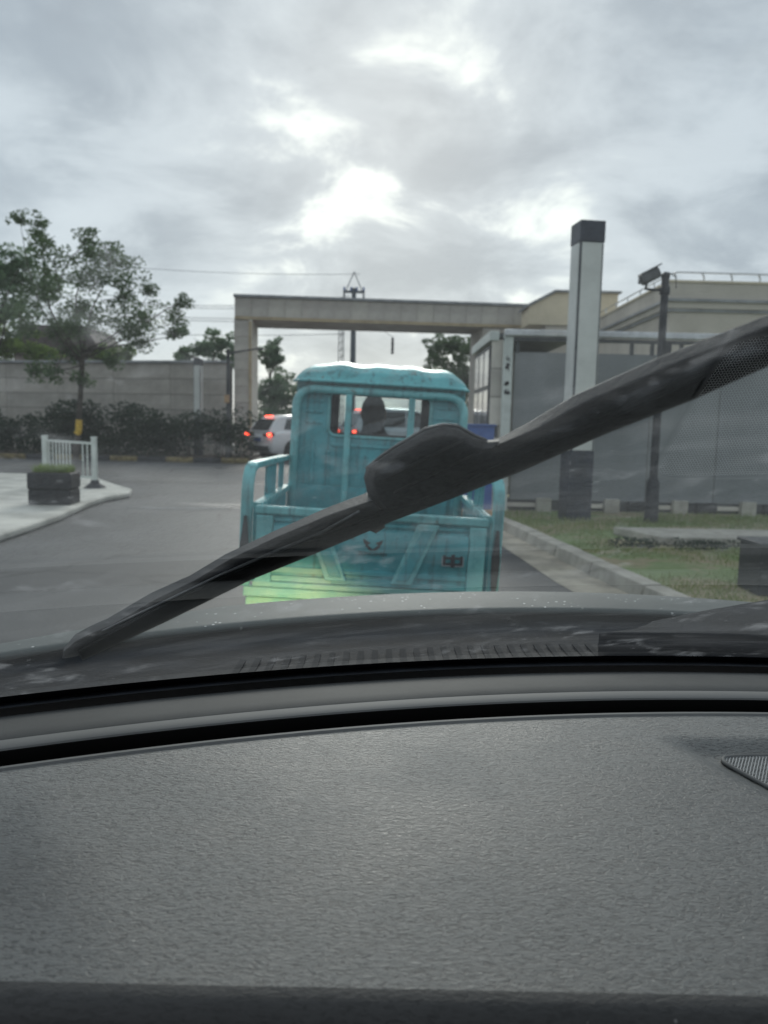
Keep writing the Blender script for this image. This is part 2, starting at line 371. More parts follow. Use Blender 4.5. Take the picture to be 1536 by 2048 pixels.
def leather_mat(name, col, strength=0.5, rough=0.5, scale=1.0):
    m = bpy.data.materials.new(name); m.use_nodes = True; t = m.node_tree; L = t.links.new; b = t.nodes['Principled BSDF']
    tc = N(t, 'ShaderNodeTexCoord')
    mp = N(t, 'ShaderNodeMapping'); mp.inputs['Scale'].default_value = (0.42, 1.0, 1.0); L(tc.outputs['Object'], mp.inputs[0])
    n = N(t, 'ShaderNodeTexNoise', i_Scale=330.0 * scale, i_Detail=4.0, i_Roughness=0.6, i_Distortion=0.8); L(mp.outputs[0], n.inputs['Vector'])
    v = N(t, 'ShaderNodeTexNoise', i_Scale=120.0 * scale, i_Detail=2.0, i_Distortion=1.2); L(mp.outputs[0], v.inputs['Vector'])
    h = math_node(t, 'ADD', n.outputs[0], math_node(t, 'MULTIPLY', v.outputs[0], 0.35))
    bp = N(t, 'ShaderNodeBump', i_Strength=strength, i_Distance=0.0016); L(h, bp.inputs['Height']); L(bp.outputs[0], b.inputs['Normal'])
    w = N(t, 'ShaderNodeTexNoise', i_Scale=5.0, i_Detail=7.0, i_Roughness=0.6); L(tc.outputs['Object'], w.inputs['Vector'])
    c = mixcol(t, maprange(t, w.outputs[0], 0.35, 0.65), tuple(x * 0.80 for x in col), tuple(x * 1.18 for x in col))
    c = mixcol(t, maprange(t, n.outputs[0], 0.34, 0.54, 0.75, 0.0), c, (0.03, 0.03, 0.03))  # crease shading painted dark into the wrinkles of the grain
    dv = N(t, 'ShaderNodeTexVoronoi', i_Scale=42.0); L(tc.outputs['Object'], dv.inputs['Vector'])
    c = mixcol(t, maprange(t, dv.outputs[0], 0.035, 0.05, 0.35, 0.0), c, (0.5, 0.5, 0.48))
    L(c, b.inputs['Base Color']); L(maprange(t, w.outputs[0], 0.35, 0.65, rough - 0.08, rough + 0.1), b.inputs['Roughness']); b.inputs['Specular IOR Level'].default_value = 0.5
    return m
M['leather'] = leather_mat('dashboard_grain', (0.138, 0.143, 0.140), 1.0, 0.46, 1.35)
M['dash_far'] = mat('soft_grey_plastic', (0.060, 0.062, 0.062), 0.7, spec=0.3, bump=0.12, bscale=700, var=0.08, vscale=9)
M['dash_trim'] = mat('satin_grey_trim', (0.125, 0.128, 0.127), 0.7, spec=0.3, bump=0.05, bscale=500)
M['dash_lo'] = leather_mat('lower_dashboard_grain', (0.05, 0.05, 0.05), 0.7, 0.6)  # darker copy of the grain, shade of the underside put into its colour
M['hole'] = mat('black_void', (0.004, 0.004, 0.004), 0.95, spec=0.1)
M['frit'] = mat('black_frit', (0.004, 0.005, 0.007), 0.5, spec=0.3)
M['grille'] = mat('grille_mesh', (0.50, 0.51, 0.51), 0.45)
M['cowl'] = mat('cowl_plastic', (0.011, 0.013, 0.017), 0.8, spec=0.2, var=0.35, vscale=14, bump=0.2, bscale=120)
M['wiper'] = mat('wiper_plastic', (0.007, 0.008, 0.011), 0.65, var=0.35, vscale=25, bump=0.15, bscale=200)
M['wiper_rub'] = mat('wiper_rubber', (0.003, 0.003, 0.003), 0.85, var=0.2, vscale=30)
M['headliner'] = mat('headliner', (0.25, 0.25, 0.24), 0.9)
def bonnet_mat():
    m = mat('grey_bonnet_paint', (0.085, 0.10, 0.098), 0.62, metal=0.0, spec=0.35, coat=0.0, var=0.12, vscale=6)
    t = m.node_tree; L = t.links.new; b = t.nodes['Principled BSDF']
    tc = N(t, 'ShaderNodeTexCoord'); v = N(t, 'ShaderNodeTexVoronoi', i_Scale=55.0, i_Randomness=1.0); L(tc.outputs['Object'], v.inputs['Vector'])
    n = N(t, 'ShaderNodeTexNoise', i_Scale=12.0, i_Detail=4.0); L(tc.outputs['Object'], n.inputs['Vector'])
    f = math_node(t, 'MULTIPLY', maprange(t, v.outputs[0], 0.10, 0.16, 1, 0), maprange(t, n.outputs[0], 0.45, 0.6))
    old = b.inputs['Base Color'].links[0].from_socket
    L(mixcol(t, f, old, (0.75, 0.77, 0.76)), b.inputs['Base Color'])
    return m
M['bonnet'] = bonnet_mat()

def glass_mat(name, tint, ior, dirt=0.0):
    m = bpy.data.materials.new(name); m.use_nodes = True; t = m.node_tree; L = t.links.new; t.nodes.clear()
    tr = N(t, 'ShaderNodeBsdfTransparent'); tr.inputs[0].default_value = (*tint, 1)
    gl = N(t, 'ShaderNodeBsdfGlossy', i_Roughness=0.0); gl.inputs[0].default_value = (1, 1, 1, 1)
    fr = N(t, 'ShaderNodeFresnel', i_IOR=ior)
    mx = N(t, 'ShaderNodeMixShader'); L(fr.outputs[0], mx.inputs[0]); L(tr.outputs[0], mx.inputs[1]); L(gl.outputs[0], mx.inputs[2])
    res = mx.outputs[0]
    if dirt:
        tc = N(t, 'ShaderNodeTexCoord')
        v = N(t, 'ShaderNodeTexNoise', i_Scale=26.0, i_Detail=2.0, i_Distortion=0.3); L(tc.outputs['Object'], v.inputs['Vector'])
        w = N(t, 'ShaderNodeTexNoise', i_Scale=6.0, i_Detail=3.0); L(tc.outputs['Object'], w.inputs['Vector'])
        f = math_node(t, 'MULTIPLY', maprange(t, v.outputs[0], 0.54, 0.80, 0, 0.22), maprange(t, w.outputs[0], 0.42, 0.60))
        mp = N(t, 'ShaderNodeMapping'); mp.inputs['Scale'].default_value = (3, 26, 26); L(tc.outputs['Object'], mp.inputs[0])
        sm = N(t, 'ShaderNodeTexNoise', i_Scale=1.6, i_Detail=5.0, i_Distortion=0.4); L(mp.outputs[0], sm.inputs['Vector'])
        f = math_node(t, 'ADD', f, maprange(t, sm.outputs[0], 0.42, 0.78, 0, 0.045))
        dr = N(t, 'ShaderNodeTexVoronoi', i_Scale=75.0); L(tc.outputs['Object'], dr.inputs['Vector'])
        f = math_node(t, 'ADD', f, math_node(t, 'MULTIPLY', maprange(t, dr.outputs[0], 0.04, 0.24, 0.10, 0.0), maprange(t, w.outputs[0], 0.50, 0.60)))
        f = math_node(t, 'ADD', f, dirt)
        df = N(t, 'ShaderNodeBsdfTranslucent'); df.inputs[0].default_value = (0.75, 0.78, 0.80, 1)
        d2 = N(t, 'ShaderNodeBsdfDiffuse'); d2.inputs[0].default_value = (0.6, 0.62, 0.64, 1)
        md = N(t, 'ShaderNodeMixShader', i_0=0.3); L(df.outputs[0], md.inputs[1]); L(d2.outputs[0], md.inputs[2])
        m2 = N(t, 'ShaderNodeMixShader'); L(f, m2.inputs[0]); L(res, m2.inputs[1]); L(md.outputs[0], m2.inputs[2]); res = m2.outputs[0]
    out = N(t, 'ShaderNodeOutputMaterial'); L(res, out.inputs[0])
    return m
M['windscreen'] = glass_mat('windscreen_glass', (0.90, 0.94, 0.94), 1.80, 0.026)
M['pane'] = glass_mat('clear_pane', (0.80, 0.84, 0.85), 1.5)

# ------------------------------------------------------------------ leaves
def leaves(mb, c, rad, n, size, rng, flat=0.0):
    for _ in range(n):
        while True:
            d = Vector((rng.uniform(-1, 1), rng.uniform(-1, 1), rng.uniform(-1, 1)))
            if 0.02 < d.length_squared < 1: break
        d = d.normalized() * (d.length ** 0.5)
        p = Vector((c[0] + d.x * rad[0], c[1] + d.y * rad[1], c[2] + d.z * rad[2]))
        a = Vector((rng.gauss(0, 1), rng.gauss(0, 1), rng.gauss(0, 0.6))).normalized()
        b = a.cross(Vector((rng.gauss(0, 1), rng.gauss(0, 1), rng.gauss(0, 1)))).normalized()
        s = size * rng.uniform(0.6, 1.35)
        mb.add([p - a * s, p + b * s * 0.42, p + a * s, p - b * s * 0.42], [(0, 1, 2, 3)])

# ================================================================== SETTING
g = MB().add([(-500, -200, -0.05), (500, -200, -0.05), (500, 900, -0.05), (-500, 900, -0.05)], [(0, 1, 2, 3)]).build('ground', M['ground'])
tag(g, kind='structure')
road = MB().grid(lambda u, v: (u, v, 0.0), lin(-45, 30, 16), lin(-12, 75, 18)).build('road', M['road']); tag(road, kind='structure')
# worn yellow line far left
o = MB().add([(-8.2, 16.35, 0.004), (-2.0, 16.9, 0.004), (-2.0, 16.98, 0.004), (-8.2, 16.43, 0.004)], [(0, 1, 2, 3)]).build('road_marking', mat('worn_yellow_line', (0.125, 0.115, 0.09), 0.8, var=0.3, vscale=3)); tag(o, kind='structure')

# pale concrete apron at the left with its rounded nose
ap = [(-4.15, 3.0), (-4.1, 8.2), (-4.2, 9.9), (-4.45, 11.6), (-4.5, 12.5), (-4.36, 13.2), (-4.55, 13.9), (-5.1, 14.7), (-6.0, 16.2), (-7.4, 17.0), (-9.0, 17.15), (-14, 17.2), (-22, 17.2), (-22, 3.0)]
o = MB().prism(ap, lambda u, v: (u, v, 0.0), lambda u, v: (u, v, 0.10)).build('pavement', M['concrete'], bevel=0.03, smooth=30); tag(o, kind='structure')

pud = [(-3.15 + 0.75 * math.cos(a) * (1 + 0.18 * math.sin(3 * a)), 11.75 + 0.16 * math.sin(a) * (1 + 0.25 * math.sin(2 * a + 1)), 0.004) for a in lin(0, 6.0, 24)]
o = MB().add(pud, [tuple(range(24))]).build('puddle_sheen', mat('pale_puddle_sheen', (0.20, 0.205, 0.21), 0.7, col2=(0.09, 0.092, 0.094), vscale=5)); tag(o, kind='structure')  # pale colour painted for a puddle's sheen on the asphalt

# right side: kerb line, gutter, lawn
KL = [(2.62, 1.5), (2.45, 3.4), (2.15, 5.6), (1.96, 6.8), (1.82, 8.2), (1.60, 9.9), (1.36, 11.6), (1.15, 13.5), (0.9, 16.0), (0.95, 19.0), (1.6, 22.0), (3.0, 25.0)]
def kl(y):
    for (x0, y0), (x1, y1) in zip(KL, KL[1:]):
        if y0 <= y <= y1: return x0 + (x1 - x0) * (y - y0) / (y1 - y0)
    return KL[0][0] if y < KL[0][1] else KL[-1][0]
kroot = empty('kerb', (0, 0, 0), kind='structure')
y = 2.0
while y < 24:
    y2 = y + 0.98
    a = Vector((kl(y), y, 0)); b = Vector((kl(y2), y2, 0)); d = (b - a).normalized(); nrm = Vector((d.y, -d.x, 0))
    jz = random.uniform(-0.006, 0.006); mb = MB()
    q0, q1 = a + d * 0.006, b - d * 0.006
    ring = []
    for q in (q0, q1):
        ring.append([q - nrm * 0.03 + Vector((0, 0, 0.0)), q - nrm * 0.0 + Vector((0, 0, 0.13 + jz)), q + nrm * 0.16 + Vector((0, 0, 0.135 + jz)), q + nrm * 0.16])
    mb.loft(ring).build('kerb_stone', M['kerb'], kroot, bevel=0.012)
    y += 1.0
mb = MB(); ys = lin(1.5, 24, 40)
mb.loft([[(kl(q) - (0.48 - 0.024 * min(12, max(0, q - 5))), q, 0.004), (kl(q) - 0.02, q, 0.012)] for q in ys], cap=False, closed=False).build('gutter', M['gutter'])
tag(bpy.data.objects['gutter'], kind='structure')
mb = MB(); mb.loft([[(kl(q) + 0.15, q, 0.105), (9 if q > 1.4 else 9, q, 0.105), (30, q, 0.12)] for q in ys], cap=False, closed=False)
lawn = mb.build('lawn', M['lawn']); tag(lawn, kind='structure')
rng = random.Random(3); mb = MB()
for _ in range(26000):
    yy = 4.6 + 6.6 * rng.random() ** 1.3; xx = kl(yy) + 0.17 + 4.6 * rng.random()
    if 8.0 < yy < 9.15 and xx > 2.6: continue
    if math.sin(xx * 2.1 + 1.3 * yy) + math.sin(yy * 3.3 - xx) + rng.gauss(0, 0.5) > 0.45: continue
    h = rng.uniform(0.02, 0.065) * (1.7 if yy > 9.6 else 1.0); a = rng.uniform(0, 6.28); w = rng.uniform(0.004, 0.008)
    lx, ly = rng.gauss(0, 0.02), rng.gauss(0, 0.02); ca, sa = math.cos(a) * w, math.sin(a) * w
    mb.add([(xx - ca, yy - sa, 0.104), (xx + ca, yy + sa, 0.104), (xx + lx, yy + ly, 0.104 + h)], [(0, 1, 2)])
o = mb.build('grass', M['grass'], fix=False); tag(o, 'short patchy grass growing on the verge behind the right kerb', 'grass', kind='stuff')

# ================================================================== OWN CAR
own = empty('car', (0.35, 1.2, 0), 'foreground car with dark grey dashboard, windscreen, raised wiper and grey bonnet', 'car')
XC, CB = 0.52, 0.24
A_GL = 30.5
cot = 1 / math.tan(R(A_GL))
def Bc(X): return 1.11 - CB * (X - XC) ** 2
def Gp(X, z, h=0.0):                 # point on the glass, h metres outside it
    p = Vector((X, Bc(X) + (1.02 - z) * cot, z))
    if h:
        n = Vector((2 * CB * (X - XC), 1, cot)).normalized(); p += n * h
    return p
def glass_hit(x, y, h=0.0):          # survey: sight line to the glass
    d = _M @ Vector(((x - 768) / _f, -(y - 1024) / _f, -1)); o_ = Vector((0, 0, CAM_Z)); lo, hi = 0.05, 3.0
    for _ in range(50):
        m_ = (lo + hi) / 2; p = o_ + d * m_
        if p.y - (Bc(p.x) + (1.02 - p.z) * cot + h / math.sin(R(A_GL))) > 0: hi = m_
        else: lo = m_
    return o_ + d * lo
def B(mb, name, m, parent=own, **k): return mb.build(name, m, parent, local=False, **k)

# windscreen: normals face into the cabin
mb = MB()
mb.grid(lambda u, v: Gp(-0.62 + (1.94 * u) + (0.5 - u) * 0.10 * v, 0.90 + v * 0.645), lin(0, 1, 41), lin(0, 1, 25))
ws = B(mb, 'windscreen', M['windscreen'], smooth=180, fix=False)
me = ws.data
if me.polygons[300].normal.y > 0: me.flip_normals()
# black ceramic band along its lower edge, on the inner face
mb = MB()
mb.grid(lambda u, v: Gp(u, 0.90 + v * 0.122, -0.003), lin(-0.62, 1.32, 41), lin(0, 1, 4))
B(mb, 'ceramic_band', M['frit'], parent=ws, smooth=180)

# dashboard
def rec(X, y):                        # shallow recess that holds the centre speaker, mirrored about the car's centre line
    Xm = X if X < 0.52 else 1.04 - X
    x0 = 0.318 + (0.836 - y) * 0.45
    return ss(0.0, 0.045, Xm - x0) * ss(0.0, 0.035, 0.856 - y) * ss(0.50, 0.58, y)
def groove(X): return Bc(X) - 0.180
def dash_z(X, y):
    z = 1.0 - 0.012 * rec(X, y)
    return z
Xs = lin(-0.78, 1.62, 121)
def main_f(X, v):
    y = 0.443 + (groove(X) - 0.443) * v
    return Vector((X, y, dash_z(X, y)))
mb = MB(); mb.grid(main_f, lin(-0.78, 1.62, 241), lin(0, 1, 81))
dash = B(mb, 'dashboard', M['leather'], smooth=180)
# rolled front edge and face below it
mb = MB()
prof = [(0.443, 1.0), (0.436, 0.9992), (0.430, 0.996), (0.4265, 0.990), (0.425, 0.983), (0.437, 0.94), (0.455, 0.86), (0.48, 0.72)]
mb.grid(lambda X, i: (X, prof[int(i)][0], prof[int(i)][1]), Xs, range(len(prof)))
B(mb, 'dashboard_face', M['dash_lo'], parent=dash, smooth=50)
# smooth edge bead, groove, trim and far panel
def band(name, prof, m, parent=dash, smooth=40):
    mb = MB(); mb.grid(lambda X, i: (X, Bc(X) + prof[int(i)][0], prof[int(i)][1]), Xs, range(len(prof)))
    return B(mb, name, m, parent=parent, smooth=smooth)
band('edge_bead', [(-0.190, 1.0), (-0.188, 1.0022), (-0.182, 1.0018), (-0.1795, 0.998), (-0.179, 0.975)], M['dash_trim'])
band('vent_slot', [(-0.1792, 0.996), (-0.179, 0.95), (-0.150, 0.95), (-0.1495, 1.0045), (-0.1478, 1.0055)], M['hole'])
band('trim_strip', [(-0.1482, 1.0052), (-0.147, 1.0072), (-0.143, 1.0085), (-0.1245, 1.0085), (-0.1222, 1.0070), (-0.1220, 0.99)], M['dash_trim'])
band('far_panel', [(-0.1188, 0.99), (-0.1186, 1.0045), (-0.116, 1.006), (-0.09, 1.006), (-0.05, 1.0045), (-0.02, 1.000), (0.005, 0.991), (0.03, 0.972), (0.08, 0.925), (0.16, 0.86)], M['dash_far'])

# centre speaker: dark well, rim and honeycomb mesh
sp = [(0.378, 0.808), (0.392, 0.822), (0.52, 0.826), (0.648, 0.822), (0.662, 0.808), (0.655, 0.785), (0.605, 0.655), (0.585, 0.635), (0.52, 0.63), (0.455, 0.635), (0.435, 0.655), (0.385, 0.785)]
def smoothpoly(P, it=2):
    for _ in range(it):
        Q = []
        for i in range(len(P)):
            a, b = Vector(P[i]), Vector(P[(i + 1) % len(P)]); Q += [tuple(a * 0.75 + b * 0.25), tuple(a * 0.25 + b * 0.75)]
        P = Q
    return P
spo = smoothpoly(sp)
cx, cy = 0.52, 0.73
def scl(P, k): return [(cx + (x - cx) * k, cy + (y - cy) * k) for x, y in P]
well = B(MB().prism(scl(spo, 1.015), lambda u, v: (u, v, 0.9865), lambda u, v: (u, v, 0.9893)), 'speaker_well', M['hole'], parent=dash)
B(MB().tube([(x, y, 0.9905) for x, y in scl(spo, 1.0)], 0.0026, 8, closed=True), 'speaker_rim', M['dash_trim'], parent=dash, smooth=180)
def inside(P, x, y):
    c = False; n = len(P)
    for i in range(n):
        x0, y0 = P[i]; x1, y1 = P[(i + 1) % n]
        if (y0 > y) != (y1 > y) and x < (x1 - x0) * (y - y0) / (y1 - y0) + x0: c = not c
    return c
mb = MB(); pitch = 0.0036; inner = scl(spo, 0.985); w = 0.00042
row = 0; yy = 0.625
while yy < 0.83:
    xx = 0.37 + (pitch / 2 if row % 2 else 0)
    while xx < 0.67:
        if inside(inner, xx, yy):
            rr = pitch / math.sqrt(3)
            for k in range(3):
                a0, a1 = R(30 + 60 * k), R(90 + 60 * k)
                p = Vector((xx + rr * math.cos(a0), yy + rr * math.sin(a0), 0.9912)); q = Vector((xx + rr * math.cos(a1), yy + rr * math.sin(a1), 0.9912))
                d = (q - p).normalized(); s = Vector((-d.y, d.x, 0)) * w
                mb.add([p - s, q - s, q + s, p + s, ], [(0, 1, 2, 3)])
        xx += pitch
    yy += pitch * math.sqrt(3) / 2; row += 1
gm = B(mb, 'speaker_grille', M['grille'], parent=dash, fix=False); tag(gm, kind='stuff')

# bonnet, cowl with slots
def bon_edge(X): return Bc(X) + 0.25, 1.026 - 0.036 * (X - 0.2) ** 2
def bon(u, v):
    X = -0.72 + 2.1 * u
    yr, zr = bon_edge(X); y = yr + (2.24 - yr) * v; d = y - yr; e = min(d, 0.30)
    return (X, y, zr + 0.055 * e - 0.556 * e * e - 0.28 * (d - e) - 0.24 * min(d, 0.6) * max(0, -X - 0.3))
mb = MB(); mb.grid(bon, lin(0, 1, 61), lin(0, 1, 41))
bn = B(mb, 'bonnet', M['bonnet'], smooth=180)
so = bn.modifiers.new('s', 'SOLIDIFY'); so.thickness = 0.008; so.offset = -1
def cowl(X, v):
    yr, zr = bon_edge(X); y0, z0 = Bc(X) - 0.02, 1.010
    return (X, y0 + (yr + 0.05 - y0) * v, z0 + (zr - 0.016 - z0) * v - 0.012 * math.sin(math.pi * v))
mb = MB(); mb.grid(cowl, lin(-0.68, 1.42, 61), lin(0, 1, 9))
cw = B(mb, 'cowl', M['cowl'], smooth=60)
mb = MB()
for i in range(54):
    X = -0.20 + i * 0.0215
    y0 = Bc(X) + 0.065
    mb.box((X, y0, cowl(X, 0.085 / 0.32)[2] + 0.0012), (0.009, 0.095, 0.003))
B(mb, 'cowl_grille', mat('cowl_slot', (0.009, 0.011, 0.014), 0.85, spec=0.15), parent=cw); tag(bpy.data.objects['cowl_grille'], kind='stuff')
# added dark plate in the shape of a reflection, right of the cowl
refl_pts = [(0.335, 1.148), (0.352, 1.152), (0.40, 1.175), (0.43, 1.205), (0.445, 1.225), (0.56, 1.305), (0.74, 1.415), (1.1, 1.46), (1.32, 1.43), (1.32, Bc(1.32) + 0.045), (1.1, Bc(1.1) + 0.045), (0.8, Bc(0.8) + 0.045), (0.55, Bc(0.55) + 0.045), (0.40, Bc(0.40) + 0.045)]
cv = B(MB().prism(refl_pts, lambda u, v: (u, v, 1.0 if v > 1.1 else 0.985), lambda u, v: (u, v, 1.008 + 0.033 * ss(1.05, 1.16, v))), 'reflection_plate', M['cowl'], bevel=0.002, smooth=30)

# front wings, roof, pillars (out of shot, but they shade the cabin)
B(MB().box((0.40, -0.35, 1.575), (1.5, 1.28, 0.05)), 'roof', M['headliner'], bevel=0.02)
for s in (-1, 1):
    B(MB().bar(Gp(0.40 + s * 1.0, 0.98, 0.0), Gp(0.36 + s * 0.94, 1.545, 0.0) + Vector((0, 0, 0.01)), 0.07, 0.05), 'windscreen_pillar', M['headliner'])
# headlamps
for X in (-0.36, 1.16):
    hl = B(MB().lathe((X, 2.26, 0.58), [(0.075, -0.05), (0.085, 0.0), (0.06, 0.03), (0.01, 0.038)], 'Y', 16), 'headlamp', mat('headlamp_lens', (0.8, 0.8, 0.75), 0.2, emis=(1, 0.85, 0.5), estr=0.4), smooth=180)
    ld = bpy.data.lights.new('headlamp_beam', 'SPOT'); lo_ = bpy.data.objects.new('headlamp_beam', ld); C.objects.link(lo_)
    ld.energy = 125 if X < 0 else 26; ld.color = (1.0, 0.80, 0.36); ld.spot_size = R(50); ld.spot_blend = 1.0; ld.shadow_soft_size = 0.06
    lo_.parent = own; lo_.location = Vector((X, 2.32, 0.58)) - own.location
    tgt = Vector((-0.50 if X < 0 else 0.80, 3.84, 0.10)); dvec = tgt - Vector((X, 2.32, 0.58))
    lo_.rotation_euler = dvec.to_track_quat('-Z', 'Y').to_euler()

# wiper, raised half way across the glass: band outlines surveyed along its length
wip = empty('wiper', (-0.42, 1.0, 1.03)); wip.parent = own; wip.location = Vector((-0.42, 1.0, 1.03)) - own.location
def wband(name, st, m, h0=0.004, th=0.016, bev=0.0015, k=0.35):
    rings = []
    for (xu, yu), (xl, yl) in st:
        def q(t, h): return glass_hit(xl + (xu - xl) * t, yl + (yu - yl) * t, h)
        rings.append([q(0, h0), q(1 - k, h0), q(1, h0 + th), q(0.5, h0 + th)])
    return MB().loft(rings).build(name, m, wip, local=False, bevel=bev, smooth=25)
wband('blade_rubber', [((150, 1296), (165, 1322)), ((300, 1205), (330, 1246)), ((440, 1142), (505, 1160)), ((560, 1085), (640, 1105)), ((700, 1040), (790, 1042)), ((860, 985), (900, 1000)), ((1000, 905), (1042, 945)), ((1160, 850), (1215, 868)), ((1320, 770), (1390, 800)), ((1560, 660), (1610, 702)), ((1750, 560), (1800, 600))], M['wiper_rub'], h0=0.002, th=0.012)
wband('blade_spoiler', [((985, 882), (1005, 908)), ((1060, 842), (1090, 890)), ((1150, 788), (1200, 840)), ((1320, 712), (1360, 775)), ((1536, 628), (1560, 690)), ((1750, 530), (1770, 590))], M['wiper'], h0=0.010, th=0.014)
wband('arm', [((128, 1296), (124, 1318)), ((150, 1268), (150, 1314)), ((183, 1250), (180, 1300)), ((215, 1236), (240, 1278)), ((300, 1186), (330, 1225)), ((380, 1150), (410, 1180)), ((450, 1108), (490, 1132)), ((540, 1065), (580, 1090)), ((650, 1016), (690, 1050)), ((735, 984), (770, 1030))], M['wiper'], h0=0.006, th=0.020)
M['wiper_highlight'] = mat('wiper_highlight_grey', (0.13, 0.135, 0.14), 0.5, var=0.4, vscale=60)  # paler grey: sky highlights along the wiper put into the colour
def wline(name, P, r, h):
    MB().tube([glass_hit(x, y, h) for x, y in P], r, 6).build(name, M['wiper_highlight'], wip, local=False, smooth=180)
wline('arm_highlight', [(205, 1262), (320, 1207), (440, 1150), (560, 1098), (640, 1066), (718, 1023)], 0.0011, 0.001)
# connector hump
out = [(735, 990), (727, 955), (733, 932), (790, 893), (850, 858), (885, 849), (915, 851), (950, 872), (975, 880), (1003, 878), (1012, 905), (900, 985), (780, 1040)]
def ol(sc, dy, h):
    mx, my = sum(p[0] for p in out) / len(out), sum(p[1] for p in out) / len(out)
    return [glass_hit(mx + (x - mx) * sc, my + (y - my) * sc + dy, h) for x, y in out]
nn = Vector((2 * CB * (0.03 - XC), 1, cot)).normalized()
mb = MB().loft([ol(0.86, 14, 0.008), ol(0.97, 4, 0.014), ol(1.0, 0, 0.020), ol(0.9, 4, 0.026)])
mb.build('connector', M['wiper'], wip, local=False, bevel=0.001, smooth=30)
for a, b in (((775, 955), (930, 880)), ((790, 985), (960, 905))):
    MB().bar(glass_hit(*a, 0.006), glass_hit(*b, 0.006), 0.003, 0.002).build('connector_seam', M['wiper_rub'], wip, local=False)
wline('connector_highlight', [(733, 936), (762, 912), (790, 893), (850, 858), (885, 849), (915, 851), (950, 871), (972, 880)], 0.0012, 0.018)  # painted rim light along the top of the hump
# small lug on the lower side
lg = [glass_hit(x, y, 0.003) for x, y in ((736, 1060), (766, 1048), (770, 1055), (752, 1067))]
MB().loft([lg, [p + nn * 0.01 for p in lg]]).build('clip', M['wiper_rub'], wip, local=False)

# ================================================================== CARGO TRICYCLE
tri = empty('cargo_tricycle', (-0.085, 3.84, 0.0), 'teal cargo tricycle with rusty tailgate and small cab, stopped right ahead', 'tricycle')
tri.rotation_euler = (0, R(2.3), 0)
def T(mb, name, m, parent=tri, **k): return mb.build(name, m, parent, **k)
W = 0.60
# --- chassis and wheels (mostly hidden by the bonnet)
mb = MB()
for s in (-1, 1): mb.bar((s * 0.32, 0.05, 0.42), (s * 0.30, 2.5, 0.42), 0.06, 0.09)
for yy in (0.1, 0.6, 1.1): mb.bar((-0.5, yy, 0.475), (0.5, yy, 0.475), 0.05, 0.05)
T(mb, 'chassis', M['steel_dk'])
def wheel(x, y, r, w):
    t = T(MB().lathe((x, y, r), [(r * 0.62, -w / 2), (r * 0.9, -w / 2), (r, -w * 0.3), (r, w * 0.3), (r * 0.9, w / 2), (r * 0.62, w / 2)], 'X', 24), 'wheel', M['tyre'], smooth=40)
    MB().lathe((x, y, r), [(r * 0.10, -w * 0.55), (r * 0.6, -w * 0.35), (r * 0.62, 0), (r * 0.6, w * 0.35), (r * 0.10, w * 0.55)], 'X', 16).build('rim', M['rim'], t, smooth=40)
wheel(-0.47, 0.72, 0.27, 0.13); wheel(0.47, 0.72, 0.27, 0.13); wheel(0, 2.55, 0.25, 0.11)
# --- load bed
T(MB().box((0, 0.64, 0.515), (1.16, 1.16, 0.03)), 'bed_floor', M['teal'])
T(MB().box((0, 1.215, 0.73), (1.16, 0.025, 0.40)), 'bulkhead', M['teal'])
for s in (-1, 1):
    sd = T(MB().box((s * 0.595, 0.62, 0.705), (0.024, 1.16, 0.38)), 'side_panel', M['teal'], bevel=0.003)
    MB().box((s * 0.585, 0.62, 0.905), (0.05, 1.16, 0.035)).build('top_rail', M['teal_lt'], sd, bevel=0.006)
    for yy in (0.22, 0.62, 1.02): MB().box((s * 0.612, yy, 0.705), (0.012, 0.05, 0.36)).build('rib', M['teal'], sd)
    # tubular side hoop rising above the bed
    mb = MB(); pth = [(s * 0.632, 0.0, 0.50), (s * 0.632, 0.0, 0.70), (s * 0.632, 0.0, 0.98), (s * 0.630, 0.008, 1.045), (s * 0.627, 0.035, 1.088), (s * 0.622, 0.09, 1.107), (s * 0.61, 0.6, 1.105), (s * 0.60, 1.2, 1.10)]
    rings = []
    for i, p in enumerate(pth):
        a = pth[max(0, i - 1)]; b = pth[min(len(pth) - 1, i + 1)]
        d = (Vector(b) - Vector(a)).normalized(); x = Vector((1, 0, 0)); u = d.cross(x).normalized()
        rings.append([Vector(p) + x * sx * 0.029 + u * su * 0.017 for sx, su in ((-1, -1), (1, -1), (1, 1), (-1, 1))])
    T(mb.loft(rings), 'side_hoop', M['teal_lt'], bevel=0.007, smooth=40)
    T(MB().box((s * 0.605, 0.60, 0.995), (0.016, 0.34, 0.17)), 'hoop_plate', M['teal'], bevel=0.003)
    T(MB().bar((s * 0.605, 1.05, 0.92), (s * 0.605, 1.05, 1.09), 0.03, 0.03), 'hoop_post', M['teal'])
    # dark tailgate lever with its strap
    lv = T(MB().loft([[(s * 0.632 + dx, -0.022, z), (s * 0.632 + dx, -0.045, z), (s * 0.632 - dx, -0.045, z), (s * 0.632 - dx, -0.022, z)] for z, dx in ((0.86, 0.006), (0.79, 0.012), (0.72, 0.021), (0.64, 0.019), (0.56, 0.012), (0.52, 0.006))]), 'tailgate_lever', M['ubox'], smooth=30)
# --- tailgate
tg = T(MB().box((0, 0.0, 0.70), (1.14, 0.022, 0.40)), 'tailgate', M['teal'])
def G(mb, name, m, **k): return mb.build(name, m, tg, **k)
G(MB().box((0, -0.008, 0.893), (1.17, 0.05, 0.042)), 'top_rail', M['teal_lt'], bevel=0.008)
for s in (-1, 1): G(MB().box((s * 0.535, -0.014, 0.685), (0.085, 0.04, 0.365)), 'end_post', M['teal_lt'], bevel=0.006)
